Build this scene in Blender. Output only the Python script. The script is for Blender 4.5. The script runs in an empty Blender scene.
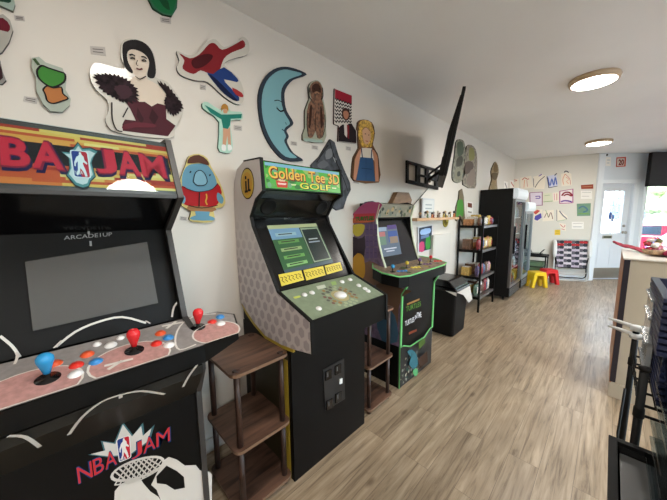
import bpy, bmesh, math, random
from mathutils import Vector, Matrix
random.seed(4)
SC = bpy.context.scene
COL = SC.collection
R = math.radians

# ------------------------------------------------------------------ camera model
F = 277.0; PIT = R(7.2); YAW = R(45.07); ROLL = R(-0.57); CH = 1.46
CAM = Vector((0, 0, CH))
FW = Vector((-math.sin(YAW)*math.cos(PIT), math.cos(YAW)*math.cos(PIT), -math.sin(PIT)))
r0 = Vector((math.cos(YAW), math.sin(YAW), 0)); u0 = r0.cross(FW)
RT = r0*math.cos(ROLL) + u0*math.sin(ROLL)
UP = -r0*math.sin(ROLL) + u0*math.cos(ROLL)
cd = bpy.data.cameras.new('camera'); cam = bpy.data.objects.new('camera', cd); COL.objects.link(cam)
cd.sensor_width = 36; cd.lens = F*36/667; cd.clip_start = 0.02; cd.clip_end = 200
cam.matrix_world = Matrix((( RT.x, UP.x, -FW.x, 0), (RT.y, UP.y, -FW.y, 0), (RT.z, UP.z, -FW.z, CH), (0, 0, 0, 1)))
SC.camera = cam

class Plane:
    """a real surface plane in the room; measured points of the photograph are laid on it"""
    def __init__(s, p, n): s.P = Vector(p); s.n = Vector(n).normalized()
    def p(s, px, py, off=0.0):
        d = RT*((px-333.5)/F) - UP*((py-250)/F) + FW
        P = s.P + s.n*off
        return CAM + d*(((P-CAM).dot(s.n))/d.dot(s.n))
def slope_plane(a, b):
    """plane that contains the depth axis and the two (x, z) points; normal towards the room"""
    d = Vector((b[0]-a[0], 0, b[1]-a[1])); n = Vector((d.z, 0, -d.x))
    if n.x + .3*n.z < 0: n = -n
    return Plane((a[0], 0, a[1]), n)

# ------------------------------------------------------------------ materials
def lin(c):
    c = c/255.0
    return c/12.92 if c <= .04045 else ((c+.055)/1.055)**2.4
def rgb(c): return (lin(c[0]), lin(c[1]), lin(c[2]), 1)
MATS = {}
def mat(name, col, rough=.5, metal=0, emit=0, noise=0, scale=30, spec=.5, trans=0, coat=0, stretch=None):
    if name in MATS: return MATS[name]
    m = bpy.data.materials.new(name); m.use_nodes = True
    nt = m.node_tree; b = nt.nodes['Principled BSDF']
    b.inputs['Base Color'].default_value = rgb(col)
    b.inputs['Roughness'].default_value = rough; b.inputs['Metallic'].default_value = metal
    b.inputs['Specular IOR Level'].default_value = spec
    b.inputs['Transmission Weight'].default_value = trans
    b.inputs['Coat Weight'].default_value = coat
    if emit:
        b.inputs['Emission Color'].default_value = rgb(col); b.inputs['Emission Strength'].default_value = emit
    if noise:
        tc = nt.nodes.new('ShaderNodeTexCoord'); nz = nt.nodes.new('ShaderNodeTexNoise')
        nz.inputs['Scale'].default_value = scale; nz.inputs['Detail'].default_value = 4
        mp = nt.nodes.new('ShaderNodeMapping')
        if stretch: mp.inputs['Scale'].default_value = stretch
        nt.links.new(tc.outputs['Object'], mp.inputs['Vector']); nt.links.new(mp.outputs[0], nz.inputs['Vector'])
        cr = nt.nodes.new('ShaderNodeValToRGB')
        cr.color_ramp.elements[0].position = .3; cr.color_ramp.elements[1].position = .7
        a = [max(0, x*(1-noise)) for x in col]; c = [min(255, x*(1+noise)) for x in col]
        cr.color_ramp.elements[0].color = rgb(a); cr.color_ramp.elements[1].color = rgb(c)
        nt.links.new(nz.outputs['Fac'], cr.inputs[0]); nt.links.new(cr.outputs[0], b.inputs['Base Color'])
    MATS[name] = m
    return m
def pc(r, g, b):
    """printed colour"""
    return mat('print_%d_%d_%d' % (r, g, b), (r, g, b), .5, spec=.14)

def wall_mat(name, col):
    m = mat(name, col, .62, noise=.012, scale=1.3)
    nt = m.node_tree; nz = nt.nodes.new('ShaderNodeTexNoise'); nz.inputs['Scale'].default_value = 260
    bp = nt.nodes.new('ShaderNodeBump'); bp.inputs['Strength'].default_value = .06; bp.inputs['Distance'].default_value = .002
    nt.links.new(nz.outputs['Fac'], bp.inputs['Height']); nt.links.new(bp.outputs[0], nt.nodes['Principled BSDF'].inputs['Normal'])
    return m
M_WALL = wall_mat('wall_paint', (214, 208, 199))
M_BACK = wall_mat('wall_paint_cream', (214, 209, 199))
M_CEIL = wall_mat('ceiling_paint', (236, 235, 234))
M_TRIM = mat('white_gloss_trim', (228, 232, 236), .35)
M_BLACK = mat('black_laminate', (9, 9, 9), .45, spec=.18)
M_BLACKM = mat('black_matte', (12, 12, 12), .6, spec=.25)
M_BLACKG = mat('black_gloss_plastic', (10, 10, 12), .18)
M_RUB = mat('charcoal_edge_trim', (52, 50, 49), .45)
M_STEEL = mat('steel', (150, 152, 155), .3, 1)
M_CHROME = mat('chrome', (200, 202, 205), .15, 1)
M_ALU = mat('brushed_metal', (165, 160, 150), .4, 1)
M_WHITE = mat('white_plastic', (225, 225, 222), .4)
M_BOARD = mat('cutout_board', (200, 196, 186), .2)
M_PAPER = mat('paper', (236, 232, 226), .7)
M_PAPERG = mat('paper_grey', (184, 178, 172), .7)
M_GLASS = None

def floor_mat():
    m = bpy.data.materials.new('wood_plank_floor'); m.use_nodes = True
    nt = m.node_tree; N = nt.nodes; L = nt.links; b = N['Principled BSDF']
    tc = N.new('ShaderNodeTexCoord'); mp = N.new('ShaderNodeMapping')
    mp.inputs['Rotation'].default_value = (0, 0, R(90))
    L.new(tc.outputs['Object'], mp.inputs['Vector'])
    br = N.new('ShaderNodeTexBrick'); br.offset = .37; br.squash = 1
    br.inputs['Scale'].default_value = 1; br.inputs['Brick Width'].default_value = 1.22; br.inputs['Row Height'].default_value = .15
    br.inputs['Mortar Size'].default_value = .0012; br.inputs['Mortar Smooth'].default_value = .2
    br.inputs['Color1'].default_value = (0, 0, 0, 1); br.inputs['Color2'].default_value = (1, 1, 1, 1); br.inputs['Mortar'].default_value = (.5, .5, .5, 1)
    L.new(mp.outputs[0], br.inputs['Vector'])
    # grain, shifted by plank
    sc = N.new('ShaderNodeVectorMath'); sc.operation = 'SCALE'; sc.inputs['Scale'].default_value = 9
    L.new(br.outputs['Color'], sc.inputs[0])
    ad = N.new('ShaderNodeVectorMath'); ad.operation = 'ADD'; L.new(tc.outputs['Object'], ad.inputs[0]); L.new(sc.outputs[0], ad.inputs[1])
    m2 = N.new('ShaderNodeMapping'); m2.inputs['Scale'].default_value = (26, 1.6, 1); L.new(ad.outputs[0], m2.inputs['Vector'])
    n1 = N.new('ShaderNodeTexNoise'); n1.inputs['Scale'].default_value = 1.5; n1.inputs['Detail'].default_value = 8; n1.inputs['Roughness'].default_value = .65; n1.inputs['Distortion'].default_value = .6
    L.new(m2.outputs[0], n1.inputs['Vector'])
    m3 = N.new('ShaderNodeMapping'); m3.inputs['Scale'].default_value = (5, 1.1, 1); L.new(ad.outputs[0], m3.inputs['Vector'])
    n2 = N.new('ShaderNodeTexNoise'); n2.inputs['Scale'].default_value = 1.4; n2.inputs['Detail'].default_value = 5
    L.new(m3.outputs[0], n2.inputs['Vector'])
    r1 = N.new('ShaderNodeValToRGB'); e = r1.color_ramp.elements
    e[0].position = .30; e[0].color = rgb((106, 88, 68)); e[1].position = .68; e[1].color = rgb((188, 168, 142))
    x = r1.color_ramp.elements.new(.47); x.color = rgb((160, 140, 114))
    L.new(n1.outputs['Fac'], r1.inputs[0])
    r2 = N.new('ShaderNodeValToRGB'); e = r2.color_ramp.elements
    e[0].position = .33; e[0].color = (.74, .72, .70, 1); e[1].position = .62; e[1].color = (1.04, 1.04, 1.04, 1)
    L.new(n2.outputs['Fac'], r2.inputs[0])
    mx = N.new('ShaderNodeMix'); mx.data_type = 'RGBA'; mx.blend_type = 'MULTIPLY'; mx.inputs[0].default_value = .85
    L.new(r1.outputs[0], mx.inputs[6]); L.new(r2.outputs[0], mx.inputs[7])
    # plank tone
    hv = N.new('ShaderNodeHueSaturation'); mr = N.new('ShaderNodeMapRange')
    mr.inputs['To Min'].default_value = .95; mr.inputs['To Max'].default_value = 1.05
    L.new(br.outputs['Color'], mr.inputs[0]); L.new(mr.outputs[0], hv.inputs['Value']); L.new(mx.outputs[2], hv.inputs['Color'])
    # knots
    m4 = N.new('ShaderNodeMapping'); m4.inputs['Scale'].default_value = (5.5, 2.2, 1); L.new(ad.outputs[0], m4.inputs['Vector'])
    vo = N.new('ShaderNodeTexVoronoi'); vo.inputs['Scale'].default_value = 1; L.new(m4.outputs[0], vo.inputs['Vector'])
    rk = N.new('ShaderNodeValToRGB'); e = rk.color_ramp.elements
    e[0].position = .03; e[0].color = (.35, .3, .26, 1); e[1].position = .11; e[1].color = (1, 1, 1, 1)
    L.new(vo.outputs['Distance'], rk.inputs[0])
    mk = N.new('ShaderNodeMix'); mk.data_type = 'RGBA'; mk.blend_type = 'MULTIPLY'; mk.inputs[0].default_value = .8
    L.new(hv.outputs[0], mk.inputs[6]); L.new(rk.outputs[0], mk.inputs[7])
    # seams
    ms = N.new('ShaderNodeMix'); ms.data_type = 'RGBA'; L.new(br.outputs['Fac'], ms.inputs[0])
    L.new(mk.outputs[2], ms.inputs[6]); ms.inputs[7].default_value = rgb((112, 96, 78))
    L.new(ms.outputs[2], b.inputs['Base Color'])
    b.inputs['Roughness'].default_value = .34; b.inputs['Specular IOR Level'].default_value = .6
    bp = N.new('ShaderNodeBump'); bp.inputs['Strength'].default_value = .12; bp.inputs['Distance'].default_value = .001
    L.new(n1.outputs['Fac'], bp.inputs['Height']); L.new(bp.outputs[0], b.inputs['Normal'])
    return m
def wood_mat(name, dark, light, axis=(1, 14, 14), rough=.45):
    m = bpy.data.materials.new(name); m.use_nodes = True
    nt = m.node_tree; N = nt.nodes; L = nt.links; b = N['Principled BSDF']
    tc = N.new('ShaderNodeTexCoord'); mp = N.new('ShaderNodeMapping'); mp.inputs['Scale'].default_value = axis
    L.new(tc.outputs['Object'], mp.inputs['Vector'])
    n1 = N.new('ShaderNodeTexNoise'); n1.inputs['Scale'].default_value = 2.4; n1.inputs['Detail'].default_value = 7; n1.inputs['Distortion'].default_value = .8
    L.new(mp.outputs[0], n1.inputs['Vector'])
    r = N.new('ShaderNodeValToRGB'); e = r.color_ramp.elements
    e[0].position = .32; e[0].color = rgb(dark); e[1].position = .68; e[1].color = rgb(light)
    L.new(n1.outputs['Fac'], r.inputs[0]); L.new(r.outputs[0], b.inputs['Base Color'])
    b.inputs['Roughness'].default_value = rough
    return m
M_FLOOR = floor_mat()
M_WALNUT = wood_mat('walnut_laminate', (52, 36, 28), (112, 82, 66), (10, 1.2, 10))
M_WALNUTP = wood_mat('walnut_pole', (36, 23, 18), (70, 46, 36), (20, 20, 2))
M_PINE = wood_mat('pine_shelf', (168, 128, 92), (206, 166, 122), (10, 1.2, 10))
M_HEXW = wood_mat('oiled_wood', (104, 74, 48), (142, 106, 70), (8, 2, 8))
M_CWOOD = wood_mat('counter_side_wood', (150, 98, 66), (190, 136, 98), (8, 8, 1))

def dots_mat():
    """pale grey cabinet side art: rows of darker elongated hexagons"""
    m = bpy.data.materials.new('honeycomb_side_art'); m.use_nodes = True
    nt = m.node_tree; N = nt.nodes; L = nt.links; b = N['Principled BSDF']
    tc = N.new('ShaderNodeTexCoord'); sp = N.new('ShaderNodeSeparateXYZ'); L.new(tc.outputs['Object'], sp.inputs[0])
    def math_(op, a, bb=None):
        n = N.new('ShaderNodeMath'); n.operation = op
        for i, v in enumerate((a, bb)):
            if v is None: continue
            if isinstance(v, (int, float)): n.inputs[i].default_value = v
            else: L.new(v, n.inputs[i])
        return n.outputs[0]
    def cell(ox, oz):
        u = math_('FRACT', math_('ADD', math_('DIVIDE', sp.outputs['X'], .072), ox+50))
        v = math_('FRACT', math_('ADD', math_('DIVIDE', sp.outputs['Z'], .112), oz+50))
        du = math_('ABSOLUTE', math_('SUBTRACT', u, .5)); dv = math_('ABSOLUTE', math_('SUBTRACT', v, .5))
        h1 = math_('MAXIMUM', math_('MULTIPLY', du, 1.0), math_('ADD', math_('MULTIPLY', du, .5), math_('MULTIPLY', dv, 1.15)))
        return h1
    d = math_('MINIMUM', cell(0, 0), cell(.5, .5))
    r = N.new('ShaderNodeValToRGB'); e = r.color_ramp.elements
    e[0].position = .27; e[0].color = rgb((166, 156, 158)); e[1].position = .32; e[1].color = rgb((198, 190, 188))
    L.new(d, r.inputs[0])
    # the pattern fades out towards the top of the panel
    mr = N.new('ShaderNodeMapRange'); mr.inputs['From Min'].default_value = 1.12; mr.inputs['From Max'].default_value = 1.5
    L.new(sp.outputs['Z'], mr.inputs[0])
    mx = N.new('ShaderNodeMix'); mx.data_type = 'RGBA'; L.new(mr.outputs[0], mx.inputs[0]); L.new(r.outputs[0], mx.inputs[6]); mx.inputs[7].default_value = rgb((196, 188, 184))
    L.new(mx.outputs[2], b.inputs['Base Color']); b.inputs['Roughness'].default_value = .35
    return m
M_DOTS = dots_mat()
def glass_mat(name='clear_glass', tint=(235, 245, 248)):
    m = bpy.data.materials.new(name); m.use_nodes = True
    nt = m.node_tree; N = nt.nodes; L = nt.links
    for n in list(N):
        if n.type != 'OUTPUT_MATERIAL': N.remove(n)
    out = [n for n in N if n.type == 'OUTPUT_MATERIAL'][0]
    t = N.new('ShaderNodeBsdfTransparent'); t.inputs[0].default_value = rgb(tint)
    g = N.new('ShaderNodeBsdfGlossy'); g.inputs['Roughness'].default_value = .03
    fr = N.new('ShaderNodeFresnel'); fr.inputs[0].default_value = 1.45
    ge = N.new('ShaderNodeNewGeometry'); iv = N.new('ShaderNodeMath'); iv.operation = 'SUBTRACT'; iv.inputs[0].default_value = 1
    L.new(ge.outputs['Backfacing'], iv.inputs[1]); ml = N.new('ShaderNodeMath'); ml.operation = 'MULTIPLY'; L.new(iv.outputs[0], ml.inputs[0]); L.new(fr.outputs[0], ml.inputs[1])
    mx = N.new('ShaderNodeMixShader'); L.new(ml.outputs[0], mx.inputs[0]); L.new(t.outputs[0], mx.inputs[1]); L.new(g.outputs[0], mx.inputs[2])
    L.new(mx.outputs[0], out.inputs[0])
    return m
M_GLASS = glass_mat()

# ------------------------------------------------------------------ building helpers
class MB:
    """collects shapes (world coordinates) into one mesh object"""
    def __init__(s): s.bm = bmesh.new(); s.mats = []
    def mi(s, m):
        if m not in s.mats: s.mats.append(m)
        return s.mats.index(m)
    def face(s, pts, m, smooth=False):
        vs = [s.bm.verts.new(p) for p in pts]
        try: f = s.bm.faces.new(vs)
        except ValueError: return None
        f.material_index = s.mi(m); f.smooth = smooth
        return f
    def box(s, lo, hi, m, bev=0, rot=None, pivot=None):
        lo = Vector(lo); hi = Vector(hi); c = (lo+hi)/2; d = hi-lo
        t = bmesh.new(); bmesh.ops.create_cube(t, size=1)
        for v in t.verts: v.co = Vector((v.co.x*d.x, v.co.y*d.y, v.co.z*d.z))
        if bev: bmesh.ops.bevel(t, geom=t.edges[:], offset=bev, segments=2, affect='EDGES', profile=.6)
        mtx = Matrix.Translation(c)
        if rot is not None:
            pv = Vector(pivot) if pivot is not None else c
            mtx = Matrix.Translation(pv) @ rot.to_4x4() @ Matrix.Translation(c-pv)
        s.merge(t, m, mtx, smooth=False)
    def merge(s, t, m, mtx=None, smooth=False):
        mi = s.mi(m); mp = {}
        for v in t.verts: mp[v.index if v.index >= 0 else id(v)] = None
        t.verts.index_update()
        nv = [s.bm.verts.new((mtx @ v.co) if mtx is not None else v.co) for v in t.verts]
        for f in t.faces:
            try: nf = s.bm.faces.new([nv[v.index] for v in f.verts])
            except ValueError: continue
            nf.material_index = mi; nf.smooth = smooth or f.smooth
        t.free()
    def prism(s, pts, vec, m, mcap=None, mside=None):
        """polygon (3-D points) extruded by vec"""
        vec = Vector(vec); a = [Vector(p) for p in pts]; b = [p+vec for p in a]
        va = [s.bm.verts.new(p) for p in a]; vb = [s.bm.verts.new(p) for p in b]
        f1 = s.bm.faces.new(va); f2 = s.bm.faces.new(vb[::-1])
        f1.material_index = s.mi(m); f2.material_index = s.mi(mcap or m)
        n = len(a)
        for i in range(n):
            j = (i+1) % n
            f = s.bm.faces.new([va[j], va[i], vb[i], vb[j]]); f.material_index = s.mi(mside or m)
    def tube(s, path, r, m, seg=10, closed=False, caps=True):
        path = [Vector(p) for p in path]; n = len(path); rings = []
        rr = r if isinstance(r, (list, tuple)) else [r]*n
        prev = None
        for i, p in enumerate(path):
            if closed: t = path[(i+1) % n]-path[i-1]
            else: t = path[min(i+1, n-1)]-path[max(i-1, 0)]
            t.normalize()
            if prev is None:
                a = Vector((0, 0, 1)) if abs(t.z) < .9 else Vector((1, 0, 0))
                u = t.cross(a).normalized()
            else:
                u = (prev - t*prev.dot(t)).normalized()
            prev = u; v = t.cross(u)
            rings.append([s.bm.verts.new(p + (u*math.cos(2*math.pi*k/seg)+v*math.sin(2*math.pi*k/seg))*rr[i]) for k in range(seg)])
        mi = s.mi(m)
        rng = range(n) if closed else range(n-1)
        for i in rng:
            A = rings[i]; B = rings[(i+1) % n]
            for k in range(seg):
                f = s.bm.faces.new([A[k], A[(k+1) % seg], B[(k+1) % seg], B[k]]); f.material_index = mi; f.smooth = True
        if caps and not closed:
            for ring in (rings[0][::-1], rings[-1]):
                f = s.bm.faces.new(ring); f.material_index = mi
    def lathe(s, base, prof, m, seg=20, axis=(0, 0, 1), mats=None):
        """prof: list of (radius, height) along axis from base"""
        ax = Vector(axis).normalized(); a = Vector((1, 0, 0)) if abs(ax.x) < .9 else Vector((0, 1, 0))
        u = ax.cross(a).normalized(); v = ax.cross(u); base = Vector(base); rings = []
        for r, h in prof:
            if r < 1e-5: rings.append([s.bm.verts.new(base+ax*h)])
            else: rings.append([s.bm.verts.new(base+ax*h+(u*math.cos(2*math.pi*k/seg)+v*math.sin(2*math.pi*k/seg))*r) for k in range(seg)])
        for i in range(len(rings)-1):
            A, B = rings[i], rings[i+1]; mi = s.mi(mats[i] if mats else m)
            for k in range(seg):
                k2 = (k+1) % seg
                if len(A) == 1 and len(B) == 1: continue
                if len(A) == 1: vs = [A[0], B[k2], B[k]]
                elif len(B) == 1: vs = [A[k], A[k2], B[0]]
                else: vs = [A[k], A[k2], B[k2], B[k]]
                f = s.bm.faces.new(vs); f.material_index = mi; f.smooth = True
        for ring in (rings[0], rings[-1]):
            if len(ring) > 1:
                f = s.bm.faces.new(ring); f.material_index = s.mi(m)
    def ball(s, c, r, m, scale=(1, 1, 1), seg=14, noise=0, rot=None):
        t = bmesh.new(); bmesh.ops.create_uvsphere(t, u_segments=seg, v_segments=max(6, seg//2+2), radius=1)
        for v in t.verts:
            k = r*(1+random.uniform(-noise, noise))
            v.co = Vector((v.co.x*scale[0]*k, v.co.y*scale[1]*k, v.co.z*scale[2]*k))
            if rot: v.co = rot @ v.co
        s.merge(t, m, Matrix.Translation(Vector(c)), smooth=True)
    def obj(s, name, parent=None, bevel=0, recalc=True):
        if recalc: bmesh.ops.recalc_face_normals(s.bm, faces=s.bm.faces[:])
        off = Vector((0, 0, 0)); q = parent
        while q is not None: off += q.location; q = q.parent
        for v in s.bm.verts: v.co -= off
        if parent is None:
            # origin at the base of the thing
            xs = [v.co.x for v in s.bm.verts]; ys = [v.co.y for v in s.bm.verts]; zs = [v.co.z for v in s.bm.verts]
            base = Vector(((min(xs)+max(xs))/2, (min(ys)+max(ys))/2, min(zs)))
            for v in s.bm.verts: v.co -= base
        me = bpy.data.meshes.new(name); s.bm.to_mesh(me); s.bm.free()
        for m in s.mats: me.materials.append(m)
        o = bpy.data.objects.new(name, me); COL.objects.link(o)
        if parent is None: o.location = base
        else: o.parent = parent
        if bevel:
            md = o.modifiers.new('bevel', 'BEVEL'); md.width = bevel; md.segments = 2; md.limit_method = 'ANGLE'; md.angle_limit = R(40)
        return o
    # ---- flat printing on a plane
    def poly(s, pl, pts, m, layer=1, sm=0):
        if sm: pts = smooth(pts, sm)
        return s.face([pl.p(x, y, layer*.0006) for x, y in pts], m)
    def board(s, pl, pts, m, thick=.013, sm=0, side=None):
        """solid cut-out panel standing off the wall"""
        if sm: pts = smooth(pts, sm)
        s.prism([pl.p(x, y, 0) for x, y in pts], -pl.n*thick, m, mside=side)
    def line(s, pl, pts, w, m, layer=1, closed=False, sm=0):
        if sm: pts = smooth(pts, sm, closed)
        P = [pl.p(x, y, layer*.0006) for x, y in pts]; s.ribbon(P, pl.n, w, m, closed)
    def ribbon(s, P, n, w, m, closed=False):
        k = len(P); L_, R_ = [], []
        for i in range(k):
            if closed: t = P[(i+1) % k]-P[i-1]
            else: t = P[min(i+1, k-1)]-P[max(i-1, 0)]
            if t.length < 1e-9: t = Vector((0, 1, 0))
            t.normalize(); q = n.cross(t)*w/2
            L_.append(s.bm.verts.new(P[i]+q)); R_.append(s.bm.verts.new(P[i]-q))
        mi = s.mi(m)
        for i in (range(k) if closed else range(k-1)):
            j = (i+1) % k
            f = s.bm.faces.new([L_[i], L_[j], R_[j], R_[i]]); f.material_index = mi
    def disc(s, pl, c, r, m, layer=1, seg=20, sq=1.0):
        """true circle on the plane: c = measured centre, r = radius in metres"""
        C_ = pl.p(c[0], c[1], layer*.0006); u = Vector((0, 1, 0)); u = (u-pl.n*u.dot(pl.n)).normalized(); v = pl.n.cross(u)
        s.face([C_+(u*math.cos(2*math.pi*k/seg)+v*sq*math.sin(2*math.pi*k/seg))*r for k in range(seg)], m)
    def text(s, string, O, U, V, n, m, off=.0012, bold=0.0, shear=0):
        """lettering filling the frame O (baseline left), U (baseline vector), V (cap height vector)"""
        cu = bpy.data.curves.new('t', 'FONT'); cu.body = string; cu.size = 1; cu.offset = bold; cu.resolution_u = 3; cu.shear = shear
        ob = bpy.data.objects.new('t', cu); COL.objects.link(ob)
        bpy.context.view_layer.update()
        me = ob.to_mesh(); mi = s.mi(m)
        x0 = min(v.co.x for v in me.vertices); x1 = max(v.co.x for v in me.vertices)
        y0 = 0.0 if len(string) > 1 else min(v.co.y for v in me.vertices); y1 = max(v.co.y for v in me.vertices)
        vs = [s.bm.verts.new(O+U*((v.co.x-x0)/(x1-x0))+V*((v.co.y-y0)/(y1-y0))+n*off) for v in me.vertices]
        for p in me.polygons:
            try: f = s.bm.faces.new([vs[i] for i in p.vertices]); f.material_index = mi
            except ValueError: pass
        ob.to_mesh_clear(); bpy.data.objects.remove(ob); bpy.data.curves.remove(cu)
    def letters(s, string, O, U, V, n, m, off=.0012, bold=0.0, gap=.05):
        WT = {'N': 1.15, 'B': .85, 'J': .85, 'M': 1.2}; tot = sum(WT.get(c, 1) for c in string); x = 0
        for ch in string:
            w = (1-gap*(len(string)-1))*WT.get(ch, 1)/tot
            s.text(ch, O+U*x, U*w, V, n, m, off=off, bold=bold*(.35 if ch == 'M' else 1)); x += w+gap
    def text_px(s, pl, string, a, b, top, m, layer=2, bold=0.0, shear=0):
        A = pl.p(*a); B = pl.p(*b); T = pl.p(*top)
        s.text(string, A, B-A, T-A, pl.n, m, off=layer*.0006, bold=bold, shear=shear)

def smooth(pts, n=4, closed=True):
    out = []; k = len(pts)
    rng = range(k) if closed else range(k-1)
    for i in rng:
        if closed: p0, p1, p2, p3 = pts[i-1], pts[i], pts[(i+1) % k], pts[(i+2) % k]
        else: p0, p1, p2, p3 = pts[max(i-1, 0)], pts[i], pts[i+1], pts[min(i+2, k-1)]
        for j in range(n):
            t = j/n; t2 = t*t; t3 = t2*t
            out.append(tuple(.5*((2*p1[a])+(-p0[a]+p2[a])*t+(2*p0[a]-5*p1[a]+4*p2[a]-p3[a])*t2+(-p0[a]+3*p1[a]-3*p2[a]+p3[a])*t3) for a in (0, 1)))
    if not closed: out.append(tuple(pts[-1]))
    return out
def zp(ox, oy, s, pts): return [(ox+x/s, oy+y/s) for x, y in pts]

def tag(o, label=None, cat=None, group=None, kind=None):
    if label: o['label'] = label
    if cat: o['category'] = cat
    if group: o['group'] = group
    if kind: o['kind'] = kind
    return o
def thing(name, loc, label, cat, group=None):
    o = bpy.data.objects.new(name, None); COL.objects.link(o); o.location = loc; o.empty_display_size = .1
    return tag(o, label, cat, group)
def struct(mb, name, parent=None, **k):
    o = mb.obj(name, parent, **k)
    if parent is None: o['kind'] = 'structure'
    return o
def children(o): return [c for c in bpy.data.objects if c.parent == o]
def copy_tree(o, parent=None):
    c = o.copy(); COL.objects.link(c)
    if parent: c.parent = parent
    for ch in children(o): copy_tree(ch, c)
    return c

# ------------------------------------------------------------------ the room
XW = -1.665; HC = 2.665
BL = Vector((XW, 7.52, 0)); BR = Vector((-.30, 8.05, 0))          # back wall
DV = Vector((1, 1, 0)).normalized(); DN = Vector((1, -1, 0)).normalized()   # door wall direction and inward normal
WS = 3.1
END = BR+DV*WS
XR = 3.4; YB = -2.6
def D(s_, z, off=0): return BR+DV*s_+Vector((0, 0, z))+DN*off

mb = MB()
fl = [(XW, YB, 0), (XR, YB, 0), (XR, END.y, 0), (END.x, END.y, 0), (BR.x, BR.y, 0), (BL.x, BL.y, 0)]
mb.prism([Vector(p) for p in fl], (0, 0, -.1), M_FLOOR); struct(mb, 'floor')
mb = MB(); mb.prism([Vector((p[0], p[1], HC)) for p in fl], (0, 0, .15), M_CEIL); struct(mb, 'ceiling')
mb = MB(); mb.box((XW-.15, YB-.15, 0), (XW, BL.y+.2, HC), M_WALL); struct(mb, 'wall_left')
mb = MB(); mb.box((XW-.15, YB-.15, 0), (XR+.15, YB, HC), M_WALL); struct(mb, 'wall_rear')
mb = MB(); mb.box((XR, YB, 0), (XR+.15, .8, HC), M_WALL); mb.box((XR, 5.4, 0), (XR+.15, END.y+.15, HC), M_WALL); mb.box((XR, .8, 0), (XR+.15, 5.4, .6), M_WALL); mb.box((XR, .8, 2.35), (XR+.15, 5.4, HC), M_WALL); struct(mb, 'wall_right')
mb = MB(); mb.box((END.x, END.y, 0), (2.05, END.y+.15, HC), M_WALL); mb.box((3.25, END.y, 0), (XR, END.y+.15, HC), M_WALL); mb.box((2.05, END.y, 0), (3.25, END.y+.15, .55), M_WALL); mb.box((2.05, END.y, 2.3), (3.25, END.y+.15, HC), M_WALL); struct(mb, 'wall_far')
def win_box(name, lo, hi, axis):
    mb = MB(); (x0, y0, z0), (x1, y1, z1) = lo, hi; f = .05
    if axis == 'x':
        for q in (((x0, y0, z0), (x1, y0+f, z1)), ((x0, y1-f, z0), (x1, y1, z1)), ((x0, y0+f, z0), (x1, y1-f, z0+f)), ((x0, y0+f, z1-f), (x1, y1-f, z1))): mb.box(q[0], q[1], M_TRIM)
    else:
        for q in (((x0, y0, z0), (x0+f, y1, z1)), ((x1-f, y0, z0), (x1, y1, z1)), ((x0+f, y0, z0), (x1-f, y1, z0+f)), ((x0+f, y0, z1-f), (x1-f, y1, z1))): mb.box(q[0], q[1], M_TRIM)
    w_ = struct(mb, name); mb = MB(); xm, ym = (x0+x1)/2, (y0+y1)/2
    if axis == 'x': mb.box((xm-.003, y0+f, z0+f), (xm+.003, y1-f, z1-f), M_GLASS)
    else: mb.box((x0+f, ym-.003, z0+f), (x1-f, ym+.003, z1-f), M_GLASS)
    mb.obj('glass', w_)
win_box('added_window_2', (2.05, END.y+.03, .55), (3.25, END.y+.12, 2.3), 'y')  # out-of-view opening added to let more daylight into the room
win_box('added_window_3', (XR+.03, .8, .6), (XR+.12, 5.4, 2.35), 'x')  # unseen side window, added to brighten the near left wall and ceiling
bd = (BR-BL).normalized(); bn = Vector((bd.y, -bd.x, 0))           # inward normal
mb = MB(); mb.prism([BL, BR, BR-bn*.15, BL-bn*.15], (0, 0, HC), M_BACK); struct(mb, 'wall_back')
# door wall in segments round the openings
M_DWALL = wall_mat('wall_paint_cool', (214, 220, 226))
DS0, DS1, DZ = .12, .80, 2.05
WS0, WS1, WZ0, WZ1 = 1.02, 2.75, .55, 2.3
mb = MB()
def seg(a, b, z0, z1): mb.prism([D(a, z0), D(b, z0), D(b, z0, -.15), D(a, z0, -.15)], (0, 0, z1-z0), M_DWALL)
seg(0, DS0, 0, HC); seg(DS0, DS1, DZ, HC); seg(DS1, WS0, 0, HC); seg(WS0, WS1, 0, WZ0); seg(WS0, WS1, WZ1, HC); seg(WS1, WS, 0, HC)
struct(mb, 'wall_entrance')
# trims
def dbox(mb, a, b, z0, z1, o0, o1, m): mb.prism([D(a, z0, o0), D(b, z0, o0), D(b, z0, o1), D(a, z0, o1)], (0, 0, z1-z0), m)
mb = MB(); dbox(mb, .0, DS0, 0, HC-.02, .0, .03, M_TRIM); struct(mb, 'trim_1')
mb = MB(); dbox(mb, DS1, DS1+.09, 0, DZ+.08, .0, .03, M_TRIM); dbox(mb, DS0, DS1, DZ, DZ+.08, 0, .03, M_TRIM); struct(mb, 'trim_2')
mb = MB(); mb.box((XW, YB, 0), (XW+.012, BL.y-.01, .09), M_WALL, .003); struct(mb, 'baseboard_left')
mb = MB(); q = [BL+bn*.0+bd*.02, BR+bd*-.02, BR+bd*-.02+bn*.012, BL+bd*.02+bn*.012]; mb.prism(q, (0, 0, .09), M_TRIM); struct(mb, 'baseboard_back')
mb = MB(); dbox(mb, DS0, DS1, -.001, .012, -.15, .0, M_ALU); struct(mb, 'trim_3')
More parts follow.
